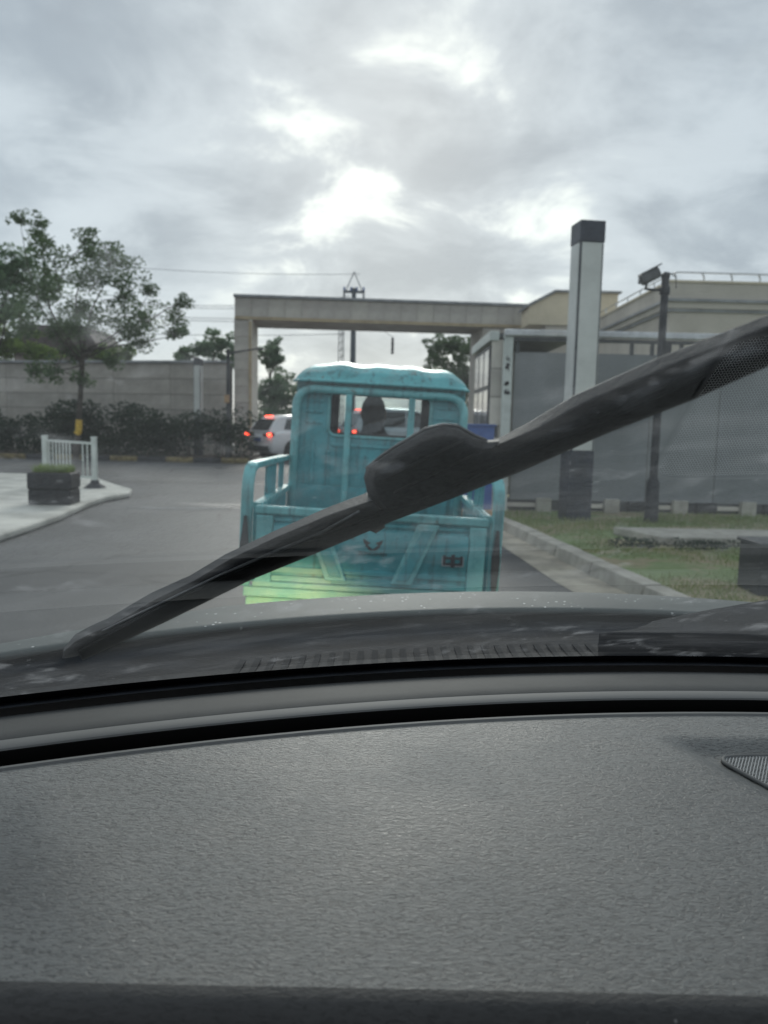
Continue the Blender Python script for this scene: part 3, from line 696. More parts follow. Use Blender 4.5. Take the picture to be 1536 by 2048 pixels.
# bulged centre panel with rounded upper swage
def swage(x0, x1, name):
    pr = [(0.862, -0.012), (0.856, -0.024), (0.842, -0.024), (0.836, -0.013), (0.828, -0.013), (0.818, -0.030), (0.79, -0.040), (0.74, -0.040), (0.69, -0.030), (0.650, -0.018), (0.612, -0.015), (0.607, -0.026), (0.590, -0.026), (0.585, -0.014), (0.566, -0.014), (0.562, -0.027), (0.540, -0.027), (0.535, -0.012)]
    mb = MB(); mb.grid(lambda x, i: (x, pr[int(i)][1], pr[int(i)][0]), [x0, x0 + 0.008, (x0 + x1) / 2, x1 - 0.008, x1], range(len(pr)))
    return G(mb, name, M['teal'], smooth=35)
swage(-0.49, 0.49, 'pressed_panel')
def strip(x0, z0, x1, z1, w, name='diagonal_strip'):
    c = [(x0 - w / 2, z0), (x0 + w / 2, z0), (x1 + w / 2, z1), (x1 - w / 2, z1)]
    o = G(MB().prism(c, lambda u, v: (u, -0.012, v), lambda u, v: (u, -0.052, v)), name, M['teal_lt'], bevel=0.005)
    ci = [(x0 - w * 0.28, z0 - 0.02), (x0 + w * 0.28, z0 - 0.02), (x1 + w * 0.28, z1 + 0.02), (x1 - w * 0.28, z1 + 0.02)]
    G(MB().prism(ci, lambda u, v: (u, -0.05, v), lambda u, v: (u, -0.058, v)), 'strip_boss', M['teal'], bevel=0.004)
strip(0.285, 0.868, 0.165, 0.558, 0.105)
strip(-0.285, 0.868, -0.165, 0.558, 0.105)
G(MB().box((0, -0.010, 0.518), (1.17, 0.05, 0.03)), 'bottom_rail', M['lamplit_teal'], bevel=0.006)
T(MB().box((0, 0.0, 0.475), (1.26, 0.06, 0.05)), 'rear_sill', M['lamplit_teal'], bevel=0.006)
T(MB().box((0, 0.02, 0.42), (1.24, 0.05, 0.045)), 'bumper_beam', M['lamplit_teal'], bevel=0.006)
mb = MB()
for zz in (0.597, 0.551): mb.box((-0.34, -0.028, zz), (0.30, 0.006, 0.028))
G(mb, 'lamplit_rib', M['lamplit_teal'])  # pale ribs painted where the left headlamp's glow falls
for s in (-1, 1):
    T(MB().box((s * 0.48, 0.0, 0.36), (0.16, 0.05, 0.07)), 'tail_lamp', M['reddull'], bevel=0.01)
# marks on the tailgate: winged emblem, small lettering, painted character
emb = [[(-0.082, 0.052), (-0.018, 0.020), (-0.044, 0.004), (-0.012, -0.020), (-0.026, -0.030), (-0.060, -0.012), (-0.058, 0.004), (-0.072, 0.016)]]
emb.append([(-x, z) for x, z in emb[0]][::-1])
emb.append([(-0.045, -0.030), (-0.018, -0.022), (0.0, -0.030), (0.018, -0.022), (0.045, -0.030), (0.02, -0.042), (-0.02, -0.042)])
mb = MB()
def onpanel(x, z): return -0.0405 - (0.0 if z > 0.74 else 0.0) + (0.0 if z > 0.735 else (0.735 - z) * 0.20)
for P in emb: mb.prism([(0.012 + x * 0.62, 0.748 + z * 0.62) for x, z in P], lambda u, v: (u, onpanel(u, v) + 0.002, v), lambda u, v: (u, onpanel(u, v) - 0.0015, v))
G(mb, 'emblem', M['decal'])
cu = bpy.data.curves.new('lettering', 'FONT'); cu.body = 'ZONGSHEN'; cu.size = 0.027; cu.extrude = 0.0006; cu.align_x = 'CENTER'
to = bpy.data.objects.new('lettering', cu); C.objects.link(to)
bpy.context.view_layer.update()
tme = bpy.data.meshes.new_from_object(to.evaluated_get(bpy.context.evaluated_depsgraph_get())); bpy.data.objects.remove(to)
lo_ = bpy.data.objects.new('lettering', tme); C.objects.link(lo_); tme.materials.clear(); tme.materials.append(M['decal']); lo_.parent = tg
lo_.location = (0.012, -0.0375, 0.697); lo_.rotation_euler = (R(90), 0, 0)
# the character: two joined boxes crossed by a vertical stroke
ox, oz = 0.417, 0.707
def stroke(mb, x, z, w, h, d): mb.box((ox + x, -0.0385 + (0.735 - oz) * 0.16 - d, oz + z), (w, 0.004, h))
mb = MB()
for x in (-0.043, 0.043): stroke(mb, x, 0, 0.013, 0.074, 0)
for z in (-0.031, 0.0, 0.031): stroke(mb, 0, z, 0.096, 0.011, 0.0006)
stroke(mb, 0, 0, 0.019, 0.094, 0.0012)
G(mb, 'character', M['ink'])
mb = MB()
for x in (-0.053, 0.053): stroke(mb, x, 0, 0.004, 0.084, -0.001)
for z in (-0.040, 0.040): stroke(mb, 0, z, 0.108, 0.004, -0.001)
G(mb, 'character_outline', M['decal_lt'])
ox = -0.417
mb = MB()   # its twin at the other end: roof stroke over two bars and a hooked foot
stroke(mb, 0, 0.044, 0.016, 0.014, 0); stroke(mb, 0, 0.030, 0.094, 0.011, 0.0006); stroke(mb, 0, 0.010, 0.060, 0.010, 0); stroke(mb, 0, -0.008, 0.092, 0.010, 0); stroke(mb, 0, -0.026, 0.012, 0.036, 0.0006)
for x in (-0.03, 0.03): stroke(mb, x, -0.030, 0.022, 0.011, 0)
for x in (-0.044, 0.044): stroke(mb, x, 0.022, 0.010, 0.018, 0)
G(mb, 'character', M['ink'])

# --- cab
CY = 1.26
cabr = empty('cab', (0, CY, 0)); cabr.parent = tri
def K(mb, name, m, parent=cabr, **k):
    mb.v = [(a, b - CY, c) for a, b, c in mb.v]
    return mb.build(name, m, parent, **k)
def ringpanel(hw, z0, z1, win, yfun, th, n=72):
    wx, wz, whw, whh, r = win
    inner = rrect(whw, whh, r, 6); mb = MB(); m = len(inner)
    A, Bq = [], []
    for u, v in inner:
        ang = math.atan2(v, u); c, s_ = math.cos(ang), math.sin(ang)
        tx = ((hw - wx) if c > 0 else (hw + wx)) / max(1e-6, abs(c)); tz = ((z1 - wz) if s_ > 0 else (wz - z0)) / max(1e-6, abs(s_)); t_ = min(tx, tz)
        A.append((wx + u, wz + v)); Bq.append((wx + c * t_, wz + s_ * t_))
    # snap nearest outer samples to the true corners
    for cxx, czz in ((-hw, z0), (hw, z0), (hw, z1), (-hw, z1)):
        k = min(range(m), key=lambda i: (Bq[i][0] - cxx) ** 2 + (Bq[i][1] - czz) ** 2); Bq[k] = (cxx, czz)
    vs = [(x, yfun(z), z) for x, z in A] + [(x, yfun(z), z) for x, z in Bq] + [(x, yfun(z) + th, z) for x, z in A] + [(x, yfun(z) + th, z) for x, z in Bq]
    fs = []
    for i in range(m):
        j = (i + 1) % m
        fs += [(i, j, m + j, m + i), (2 * m + j, 2 * m + i, 3 * m + i, 3 * m + j), (i, 2 * m + i, 2 * m + j, j), (m + i, m + j, 3 * m + j, 3 * m + i)]
    return mb.add(vs, fs), A
rp, A = ringpanel(0.548, 0.50, 1.63, (0.0, 1.405, 0.335, 0.145, 0.05), lambda z: CY, 0.03)
rear = K(rp, 'rear_panel', M['teal'])
gas = rrect(0.335, 0.145, 0.05, 6)
K(MB().tube([(x, CY - 0.002, 1.405 + z) for x, z in gas], 0.012, 8, closed=True), 'window_flange', M['teal_lt'], parent=cabr, smooth=180)
K(MB().tube([(x * 0.955, CY + 0.008, 1.405 + z * 0.925) for x, z in gas], 0.013, 8, closed=True), 'window_seal', M['rubber'], parent=cabr, smooth=180)
for s in (-1, 1): K(MB().box((s * 0.295, CY + 0.02, 1.405), (0.05, 0.012, 0.27)), 'window_stile', M['rubber'])
K(MB().box((0, CY + 0.016, 1.405), (0.63, 0.004, 0.26)), 'rear_pane', M['pane'])
# pressed ribs of the rear panel
for s in (-1, 1):
    for x, z0, z1 in ((0.43, 0.78, 1.22), (0.33, 0.78, 1.16)):
        K(MB().box((s * x, CY - 0.006, (z0 + z1) / 2), (0.022, 0.016, z1 - z0)), 'pressed_rib', M['teal'], bevel=0.005)
    for z in (1.34, 1.41, 1.48): K(MB().box((s * 0.43, CY - 0.005, z), (0.11, 0.014, 0.018)), 'pressed_rib', M['teal'], bevel=0.005)
for x in (-0.08, 0.08): K(MB().box((x, CY - 0.006, 0.96), (0.02, 0.016, 0.36)), 'pressed_rib', M['teal'], bevel=0.005)
K(MB().box((0, CY - 0.005, 1.20), (0.62, 0.014, 0.02)), 'pressed_rib', M['teal'], bevel=0.005)
K(MB().box((0, CY - 0.012, 1.595), (1.09, 0.03, 0.05)), 'header', M['teal'], bevel=0.006)
# guard frame behind the cab
gp = [(-0.548, CY - 0.05, 0.52), (-0.548, CY - 0.05, 1.2), (-0.548, CY - 0.05, 1.44)]
for k in range(7):
    a = R(180 - 90 * k / 6); gp.append((-0.438 + 0.11 * math.cos(a), CY - 0.05, 1.445 + 0.11 * math.sin(a)))
gp += [(-x, y_, z) for x, y_, z in gp[::-1]]
K(MB().tube(gp, 0.027, 10), 'guard_hoop', M['teal_lt'], smooth=180)
for x in (-0.205, 0.205): K(MB().box((x, CY - 0.05, 1.04), (0.042, 0.03, 1.02)), 'guard_bar', M['teal_lt'], bevel=0.006)
# roof: bowed, with shallow scalloped corrugations and a drooping rear lip
def roof(u, v):
    x = -0.572 + 1.144 * u
    e = abs(x) / 0.572
    prof_y = [1.165, 1.185, 1.23, 1.32, 1.5, 1.9, 2.2, 2.36, 2.42]
    prof_z = [1.610, 1.622, 1.675, 1.722, 1.755, 1.775, 1.76, 1.70, 1.64]
    i = min(len(prof_y) - 2, int(v * (len(prof_y) - 1))); f = v * (len(prof_y) - 1) - i
    y_ = prof_y[i] + (prof_y[i + 1] - prof_y[i]) * f; z = prof_z[i] + (prof_z[i + 1] - prof_z[i]) * f
    zz = 1.605 + (z - 1.605) * (max(0.0, 1 - e ** 6)) ** 0.55
    zz += (0.005 * math.cos(x * 2 * math.pi / 0.235 + 0.8) + 0.003 * math.sin(x * 17)) * ss(0.12, 0.3, v) * ss(1.0, 0.85, e)
    return (x, y_ + 0.02 * e * e, zz)
mb = MB().grid(roof, lin(0, 1, 61), lin(0, 1, 33))
rf = K(mb, 'roof', M['teal_roof'], smooth=180)
rm = rf.modifiers.new('s', 'SOLIDIFY'); rm.thickness = 0.014; rm.offset = -1
# sides, front, inside
for s in (-1, 1):
    K(MB().box((s * 0.543, 1.83, 0.80), (0.02, 1.08, 0.62)), 'cab_side', M['teal'], bevel=0.004)
    for yy, ww in ((1.31, 0.07), (1.80, 0.05), (2.34, 0.06)): K(MB().box((s * 0.543, yy, 1.37), (0.024, ww, 0.52)), 'cab_pillar', M['teal'])
    K(MB().box((s * 0.543, 1.83, 1.61), (0.022, 1.10, 0.03)), 'cant_rail', M['teal'])
    K(MB().box((s * 0.545, 1.56, 1.36), (0.005, 0.42, 0.46)), 'side_pane', M['pane'])
fp, _ = ringpanel(0.55, 0.42, 1.63, (0.0, 1.33, 0.47, 0.235, 0.06), lambda z: 2.40 + (1.0 - z) * 0.10, 0.03)
K(fp, 'front_panel', M['teal'])
K(MB().box((0, 2.385, 1.33), (0.93, 0.004, 0.46), Matrix.Rotation(R(5.7), 3, 'X')), 'front_pane', M['pane'])
K(MB().box((0, 2.22, 1.0), (1.06, 0.22, 0.16)), 'cab_dash', M['seat'], bevel=0.02)
K(MB().box((0, 1.83, 0.47), (1.1, 1.1, 0.03)), 'cab_floor', M['steel_dk'])
K(MB().box((0, 1.48, 0.60), (0.78, 0.42, 0.22)), 'seat', M['seat'], bevel=0.03)
K(MB().box((0, 1.325, 0.90), (0.74, 0.07, 0.44)), 'seat_back', M['seat'], bevel=0.03)
mb = MB().tube([(-0.32, 1.93, 0.96), (-0.2, 1.99, 1.0), (0, 2.02, 1.0), (0.2, 1.99, 1.0), (0.32, 1.93, 0.96)], 0.014, 8); mb.tube([(0, 2.02, 1.0), (0, 2.3, 0.55)], 0.02, 8)
K(mb, 'handlebar', M['black'], smooth=180)

# ================================================================== DRIVER
def person():
    base = Vector((-0.075, 5.36, 0.71))
    root = empty('person', base, 'driver in dark clothes seen from behind through the tricycle cab window', 'person')
    J = {'pel': (0, 0, 0.06, 0.135), 'waist': (0, 0.02, 0.22, 0.125), 'chest': (0, 0.045, 0.40, 0.14), 'ush': (0, 0.05, 0.50, 0.10), 'neck': (0, 0.055, 0.575, 0.075), 'head0': (0, 0.075, 0.66, 0.075), 'head1': (0, 0.08, 0.73, 0.088), 'head2': (0, 0.075, 0.79, 0.070)}
    E_ = [('pel', 'waist'), ('waist', 'chest'), ('chest', 'ush'), ('ush', 'neck'), ('neck', 'head0'), ('head0', 'head1'), ('head1', 'head2')]
    for s, n in ((-1, 'l'), (1, 'r')):
        J['sh' + n] = (s * 0.185, 0.05, 0.485, 0.062); J['el' + n] = (s * 0.27, 0.24, 0.30, 0.048); J['wr' + n] = (s * 0.29, 0.46, 0.28, 0.033); J['ha' + n] = (s * 0.29, 0.53, 0.275, 0.036); J['fi' + n] = (s * 0.285, 0.575, 0.25, 0.02)
        J['hip' + n] = (s * 0.10, 0.03, 0.05, 0.095); J['kn' + n] = (s * 0.15, 0.45, 0.06, 0.065); J['an' + n] = (s * 0.16, 0.50, -0.17, 0.042); J['to' + n] = (s * 0.16, 0.62, -0.20, 0.036)
        E_ += [('ush', 'sh' + n), ('sh' + n, 'el' + n), ('el' + n, 'wr' + n), ('wr' + n, 'ha' + n), ('ha' + n, 'fi' + n), ('pel', 'hip' + n), ('hip' + n, 'kn' + n), ('kn' + n, 'an' + n), ('an' + n, 'to' + n)]
    names = list(J); me = bpy.data.meshes.new('body')
    me.from_pydata([J[k][:3] for k in names], [(names.index(a), names.index(b)) for a, b in E_], [])
    o = bpy.data.objects.new('body', me); C.objects.link(o); o.parent = root
    sk = o.modifiers.new('skin', 'SKIN'); sk.use_smooth_shade = True
    for i, k in enumerate(names):
        r = J[k][3]; me.skin_vertices[0].data[i].radius = (r, r * (0.75 if k in ('waist', 'chest', 'ush') else 1.0))
        me.skin_vertices[0].data[i].use_root = (k == 'pel')
    sb = o.modifiers.new('sub', 'SUBSURF'); sb.levels = 2; sb.render_levels = 2
    me.materials.append(M['jacket'])
    # head: face with ears and nose, hair cap over it
    def headf(u, v):
        th, ph = 2 * math.pi * u, math.pi * v
        x, y_, z = math.sin(ph) * math.cos(th), math.sin(ph) * math.sin(th), math.cos(ph)
        k = 1 - 0.16 * max(0, -z) ** 1.2
        p = Vector((0.078 * x * k, 0.098 * y_ * k, 0.122 * z))
        if y_ > 0.9 and abs(x) < 0.22 and -0.35 < z < 0.05: p.y += 0.02
        return Vector((0, 0.085, 0.715)) + p
    h = MB().grid(headf, lin(0, 1, 33), lin(0, 1, 25)).build('head', M['skin'], root, smooth=180)
    for s in (-1, 1): MB().loft([[(s * (0.078 + dx), 0.075 + 0.020 * math.cos(a) * k, 0.71 + 0.032 * math.sin(a) * k) for a in lin(0, 5.6, 9)] for dx, k in ((-0.01, 0.8), (0.006, 1.0), (0.012, 0.6))]).build('ear', M['skin'], h, smooth=180)
    rg = random.Random(5)
    def hairf(u, v):
        th, ph = 2 * math.pi * u, math.pi * v * 0.74
        x, y_, z = math.sin(ph) * math.cos(th), math.sin(ph) * math.sin(th), math.cos(ph)
        low = 1.0 if y_ < 0.15 else 0.45
        ph2 = ph * (0.62 + 0.38 * (1 - ss(-0.1, 0.6, y_)))
        x, y_, z = math.sin(ph2) * math.cos(th), math.sin(ph2) * math.sin(th), math.cos(ph2)
        b = 1 + 0.05 * math.sin(9 * th + 4 * ph) * v + 0.03 * rg.random()
        return Vector((0, 0.08, 0.72)) + Vector((0.084 * x * b, 0.104 * y_ * b, 0.128 * z * b))
    MB().grid(hairf, lin(0, 1, 33), lin(0, 1, 17)).build('hair', M['hair'], root, smooth=180)
person()

# ================================================================== CARS BEYOND THE GATE
def make_car(name, label):
    r = empty(name, (0, 0, 0), label, 'car', 'white cars queuing at the gate')
    # local +y = forward, rear at y=0, length 4.6, half width 0.92
    st = [(0.02, 0.42, 0.84, 0.78), (0.10, 0.30, 0.98, 0.88), (0.5, 0.24, 1.05, 0.92), (1.3, 0.22, 1.04, 0.925), (2.4, 0.22, 1.02, 0.925), (3.3, 0.22, 1.0, 0.92), (4.1, 0.24, 0.90, 0.88), (4.5, 0.30, 0.76, 0.78), (4.62, 0.40, 0.64, 0.62)]
    rings = []
    for y_, zb, zt, hw in st:
        rings.append([(hw * a, y_, zb + (zt - zb) * b) for a, b in ((-0.9, 0), (-1, 0.18), (-1, 0.62), (-0.96, 0.9), (-0.86, 1), (0.86, 1), (0.96, 0.9), (1, 0.62), (1, 0.18), (0.9, 0))])
    MB().loft(rings).build('body', M['carwhite'], r, smooth=38)
    gs = [(0.06, 1.0, 1.03, 0.74), (0.30, 1.0, 1.36, 0.70), (0.62, 1.0, 1.56, 0.66), (1.2, 1.0, 1.63, 0.65), (2.2, 1.0, 1.62, 0.65), (2.8, 1.0, 1.50, 0.66), (3.35, 1.0, 1.16, 0.72), (3.6, 1.0, 1.02, 0.76)]
    gr = [[(-0.80, y_, zb), (-hw, y_, zt - 0.05 * (zt - 1)), (-hw + 0.1, y_, zt), (hw - 0.1, y_, zt), (hw, y_, zt - 0.05 * (zt - 1)), (0.80, y_, zb)] for y_, zb, zt, hw in gs]
    MB().loft(gr).build('roof', M['carwhite'], r, smooth=50)
    # glass panels a little proud of the shell
    for s in (-1, 1):
        for P in ([(0.62, 1.10), (0.95, 1.10), (1.0, 1.48), (0.78, 1.46)], [(1.08, 1.08), (1.95, 1.08), (1.98, 1.52), (1.12, 1.52)], [(2.05, 1.08), (3.1, 1.08), (2.72, 1.42), (2.45, 1.52), (2.08, 1.52)]):
            def hx(z): return 0.80 + (0.655 - 0.80) * (z - 1.0) / 0.58 + 0.012
            MB().prism(P, lambda u, v: (s * hx(v), u, v), lambda u, v: (s * (hx(v) - 0.02), u, v)).build('side_window', M['carglass'], r)
        MB().prism([(s * 0.40, 0.86), (s * 0.91, 0.88), (s * 0.92, 0.97), (s * 0.42, 0.94)], lambda u, v: (u, 0.055 if abs(u) < 0.8 else 0.16, v), lambda u, v: (u, -0.03 if abs(u) < 0.8 else 0.06, v)).build('tail_lamp', M['reddull'], r)
        MB().box((s * 0.80, 0.02, 0.92), (0.16, 0.08, 0.085)).build('brake_lamp', M['redlamp'], r, bevel=0.01)
        MB().box((s * 0.955, 3.0, 1.08), (0.16, 0.12, 0.13)).build('mirror', M['carwhite'], r, bevel=0.03)
        for yy in (0.95, 3.72):
            a = MB().lathe((s * 0.885, yy, 0.36), [(0.37, -0.045), (0.415, 0.0), (0.415, 0.048), (0.37, 0.052)], 'X', 24).build('wheel_arch', M['rubber'], r, smooth=40)
            w_ = MB().lathe((s * 0.86, yy, 0.34), [(0.2, -0.1), (0.32, -0.1), (0.34, -0.06), (0.34, 0.07), (0.32, 0.1), (0.22, 0.105)], 'X', 24).build('wheel', M['tyre'], r, smooth=40)
            mb = MB().lathe((s * 0.86, yy, 0.34), [(0.05, s * 0.10 - 0.01), (0.05, s * 0.10 + 0.015)], 'X', 12)
            for k in range(5):
                an = R(72 * k); mb.bar((s * 0.965, yy + 0.04 * math.cos(an), 0.34 + 0.04 * math.sin(an)), (s * 0.96, yy + 0.21 * math.cos(an), 0.34 + 0.21 * math.sin(an)), 0.05, 0.03, up=(1, 0, 0))
            mb.build('rim', M['rim'], w_)
    MB().prism([(-0.62, 1.06), (0.62, 1.06), (0.56, 1.46), (-0.56, 1.46)], lambda u, v: (u, 0.045 + (v - 1.03) * 0.74, v), lambda u, v: (u, 0.07 + (v - 1.03) * 0.74, v)).build('rear_window', M['carglass'], r)
    MB().box((0, 0.46, 1.565), (0.5, 0.04, 0.03)).build('high_brake_lamp', M['redlamp'], r)
    MB().box((0, 0.03, 0.43), (1.5, 0.1, 0.20)).build('bumper', M['ubox'], r, bevel=0.03)
    MB().box((0, -0.005, 0.74), (0.44, 0.03, 0.14)).build('number_plate', M['blue'], r)
    return r
carA = make_car('car', 'white car with lit brake lamp between the gate pillar and tricycle cab')
carA.location = (-4.45, 27.2, 0); carA.rotation_euler = (0, 0, -R(52))
carB = clone(carA); carB['label'] = 'white car seen through the tricycle rear window, one brake lamp lit'
carB.location = (-1.35, 27.0, 0.0); carB.rotation_euler = (0, 0, -R(66)); carB.scale = (1, 1, 1.18)

# ================================================================== GATE
gate = empty('gateway', (0, 29.45, 0), 'tall beige stone gateway frame spanning the road behind the tricycle', 'gateway', rz=R(4.6))
def clad(root, x0, x1, z0, z1, y0, nx, nz, th=0.03, gap=0.012, mats=('stone', 'stone_b'), name='cladding_panel'):
    w, h = (x1 - x0) / nx, (z1 - z0) / nz
    cache = {}
    for i in range(nx):
        for j in range(nz):
            k = random.choice(mats)
            if k not in cache:
                o = MB().box((0, 0, 0), (w - gap, th, h - gap)).build(name, M[k], root, bevel=0.004, seg=1); cache[k] = o
            else:
                o = bpy.data.objects.new(name, cache[k].data); C.objects.link(o); o.parent = root
            o.location = (x0 + w * (i + 0.5), y0 - th / 2 + random.uniform(-0.004, 0.004), z0 + h * (j + 0.5))
GX0, GX1, GXI, GXR = -5.62, 9.2, -4.97, 3.75
MB().box(((GX0 + GXI) / 2, 1.3, 2.55), (GXI - GX0 - 0.04, 2.5, 5.1)).build('pillar', M['joint'], gate)
clad(gate, GX0, GXI - 0.14, 0.25, 5.08, 0.05, 1, 8)
MB().box((GXI - 0.07, 1.28, 2.55), (0.14, 2.56, 5.1)).build('pillar_edge', M['stone_lt'], gate, bevel=0.01)
MB().box((GXI - 0.075, 0.0, 2.55), (0.11, 0.03, 5.0)).build('pillar_edge_band', M['ochre'], gate)
MB().box(((GX0 + GXI) / 2, 1.3, 0.12), (GXI - GX0 + 0.10, 2.7, 0.26)).build('pillar_plinth', M['stone_b'], gate, bevel=0.02)
MB().box((GX0 - 0.01, 1.3, 2.6), (0.02, 2.5, 5.0)).build('pillar_outer_face', M['stone'], gate)
bm_ = MB().box(((GX0 + GX1) / 2, 1.3, 5.55), (GX1 - GX0, 2.5, 0.88)).build('beam', M['stone_b'], gate)
clad(gate, GX0, GX1, 5.22, 5.90, 0.05, 24, 1)
MB().box(((GX0 + GX1) / 2, 0.02, 5.16), (GX1 - GX0, 0.09, 0.10)).build('beam_edge_band', M['ochre'], gate)
MB().box(((GX0 + GX1) / 2, 1.28, 5.96), (GX1 - GX0 + 0.08, 2.7, 0.10)).build('coping', M['coping'], gate, bevel=0.015)
MB().box(((GXR + 5.0) / 2, 1.3, 2.55), (5.0 - GXR, 2.5, 5.1)).build('pillar', M['joint'], gate)
clad(gate, GXR, 5.0, 0.05, 5.08, 0.05, 2, 8)
MB().box((GXR - 0.02, 1.3, 2.6), (0.05, 2.5, 5.0)).build('pillar_inner_face', M['stone'], gate)

# ================================================================== LEFT BOUNDARY WALL
wl0, wl1 = Vector((-27.0, 34.2, 0)), Vector((-5.75, 28.75, 0))
wd = (wl1 - wl0); WL = wd.length
bw = empty('boundary_wall', wl0, 'long tan panelled boundary wall behind the left hedge', 'wall', rz=math.atan2(wd.y, wd.x))
MB().box((WL / 2, 0.17, 1.7), (WL, 0.22, 3.4)).build('wall_core', M['joint'], bw)
clad(bw, 0, WL, 0.0, 3.48, 0.07, 9, 6, th=0.04, gap=0.02, mats=('wall', 'wall_b'), name='wall_panel')
MB().box((WL / 2, 0.14, 3.53), (WL, 0.40, 0.09)).build('coping', M['coping'], bw, bevel=0.01)

# hedge and painted kerb in front of it
hd = empty('hedge', (-12, 26.6, 0), 'low dark green clipped hedge along the foot of the left wall', 'hedge')
rng = random.Random(11); mb = MB()
for i in range(150):
    x = rng.uniform(-26, -4.9); yb = 26.6 + (-x - 5) * 0.16
    top = 1.66 + 0.22 * math.sin(x * 1.1) + 0.14 * math.sin(x * 2.7 + 1)
    h = rng.uniform(0.2, top - 0.12)
    leaves(mb, (x, yb + rng.uniform(-0.9, 0.6), h), (0.75, 0.55, 0.42), 190, 0.085, rng)
mb.build('foliage', M['hedge'], hd, local=False, fix=False)
mb = MB()
for i in range(70):
    x = rng.uniform(-26, -4.9); yb = 26.6 + (-x - 5) * 0.16 + rng.uniform(-0.5, 0.5)
    mb.tube([(x, yb, 0), (x + rng.gauss(0, 0.1), yb, 0.5), (x + rng.gauss(0, 0.2), yb, 1.1)], [0.03, 0.02, 0.01], 5)
mb.build('stem', M['bark'], hd, local=False)
bed = MB().prism([(-27, 25.0), (-4.75, 25.02), (-4.75, 30), (-27, 34)], lambda u, v: (u, v, 0), lambda u, v: (u, v, 0.09)).build('planting_bed', M['soil']); tag(bed, kind='structure')
pk = empty('painted_kerb', (0, 24.93, 0), kind='structure')
for i in range(24):
    x = -25.5 + i * 0.9
    MB().box((x, 0, 0.08), (0.88, 0.16, 0.16)).build('kerb_stone', M['yellow' if i % 2 else 'kdark'], pk, bevel=0.02)

# ================================================================== TREES
def limb(mb, a, b, r0, r1, rng, n=5, bend=0.12):
    a, b = Vector(a), Vector(b); L = (b - a).length; pts = []; rs = []
    off = Vector((rng.gauss(0, bend), rng.gauss(0, bend), rng.gauss(0, bend * 0.4))) * L
    for i in range(n):
        t = i / (n - 1); pts.append(a.lerp(b, t) + off * math.sin(math.pi * t)); rs.append(r0 + (r1 - r0) * t)
    mb.tube(pts, rs, 7)
def tree(name, label, base, clusters, fork, trunk_r, m, seed, leaf=0.11, dens=1.0, group=None):
    rng = random.Random(seed); root = empty(name, base, label, 'tree', group)
    tb = MB(); f = Vector(fork); b = Vector(base)
    limb(tb, b, f, trunk_r, trunk_r * 0.75, rng, 7, 0.004)
    lf = MB()
    for i, (c, rad) in enumerate(clusters):
        c = Vector(c); s = f + Vector((0, 0, rng.uniform(-0.3, 0.2)))
        if i % 2 == 0:
            limb(tb, s, c - Vector((0, 0, rad * 0.2)), trunk_r * 0.38, trunk_r * 0.07, rng)
        else:
            q = min((Vector(k[0]) for k in clusters[:i:2]), key=lambda p: (p - c).length); mid = s.lerp(q, 0.6)
            limb(tb, mid, c, trunk_r * 0.16, 0.015, rng)
        for _ in range(4):
            limb(tb, c - Vector((0, 0, rad * 0.25)), c + Vector((rng.uniform(-1, 1), rng.uniform(-1, 1), rng.uniform(-0.3, 0.8))) * rad, trunk_r * 0.08, 0.008, rng, 4)
        nsub = int((16 * rad ** 2 + 5) * dens)
        for _ in range(nsub):
            d = Vector((rng.gauss(0, 0.55), rng.gauss(0, 0.55), rng.gauss(0, 0.45))) * rad
            rr = rng.uniform(0.35, 0.75) * (0.22 + 0.25 * rad)
            leaves(lf, c + d, (rr * 1.3, rr * 1.3, rr * 0.8), int(60 * rr / 0.3), leaf, rng)
    tb.build('trunk', M['bark'], root, local=False, smooth=60)
    lf.build('crown', m, root, local=False, fix=False)
    return root
YT = 23.6
def cl(px, py, rp, Y=YT, dy=0.0):
    p = at(px, py, Y); p.y += dy; return (p, rp * Y / 1536)
TC = [cl(30, 432, 13, dy=.3), cl(75, 450, 17), cl(95, 492, 26, dy=-.3), cl(165, 472, 22, dy=.4), cl(185, 500, 30), cl(130, 535, 36, dy=-.7), cl(225, 510, 34, dy=.6), cl(210, 560, 44, dy=-.6), cl(150, 600, 46, dy=.8), cl(260, 590, 40, dy=-.2), cl(300, 580, 14), cl(95, 600, 34, dy=-.8),
      cl(240, 640, 42, dy=.7), cl(300, 640, 32, dy=-.5), cl(345, 640, 26, dy=.2), cl(362, 606, 14), cl(350, 668, 18), cl(180, 660, 40, dy=-.8), cl(100, 655, 32, dy=.5), cl(275, 685, 28), cl(60, 560, 30, dy=.9), cl(120, 745, 20, dy=-.5), cl(75, 740, 20), cl(165, 760, 14), cl(215, 720, 20, dy=.4), cl(40, 640, 30), cl(130, 700, 24, dy=.6)]
tb_ = at(152, 915, YT); tb_.z = 0.09
mt = tree('tree', 'dark broadleaf tree with yellow taped trunk, in front of the left wall', tb_, TC, at(165, 712, YT), 0.095, M['leaf'], 21, leaf=0.062, dens=1.9)
wp = at(158, 850, YT)
MB().tube([(tb_.x + 0.045, wp.y, wp.z - 0.28), (wp.x - 0.02, wp.y, wp.z - 0.2), (wp.x, wp.y, wp.z), (wp.x, wp.y, wp.z + 0.16)], [0.105, 0.10, 0.098, 0.096], 12).build('trunk_tape', M['ywrap'], mt, local=False)
def simple_tree(label, spec, base, Y, m, seed, leaf=0.11, dens=0.7, tr=0.15):
    dens *= 1.35; cs = [cl(a, b, r * 1.1, Y, d) for a, b, r, d in spec]; b = at(base[0], base[1], Y); b.z = 0
    fk = at(base[0], base[2], Y)
    return tree('tree', label, b, cs, fk, tr, m, seed, leaf, dens, 'trees behind the wall and gate')
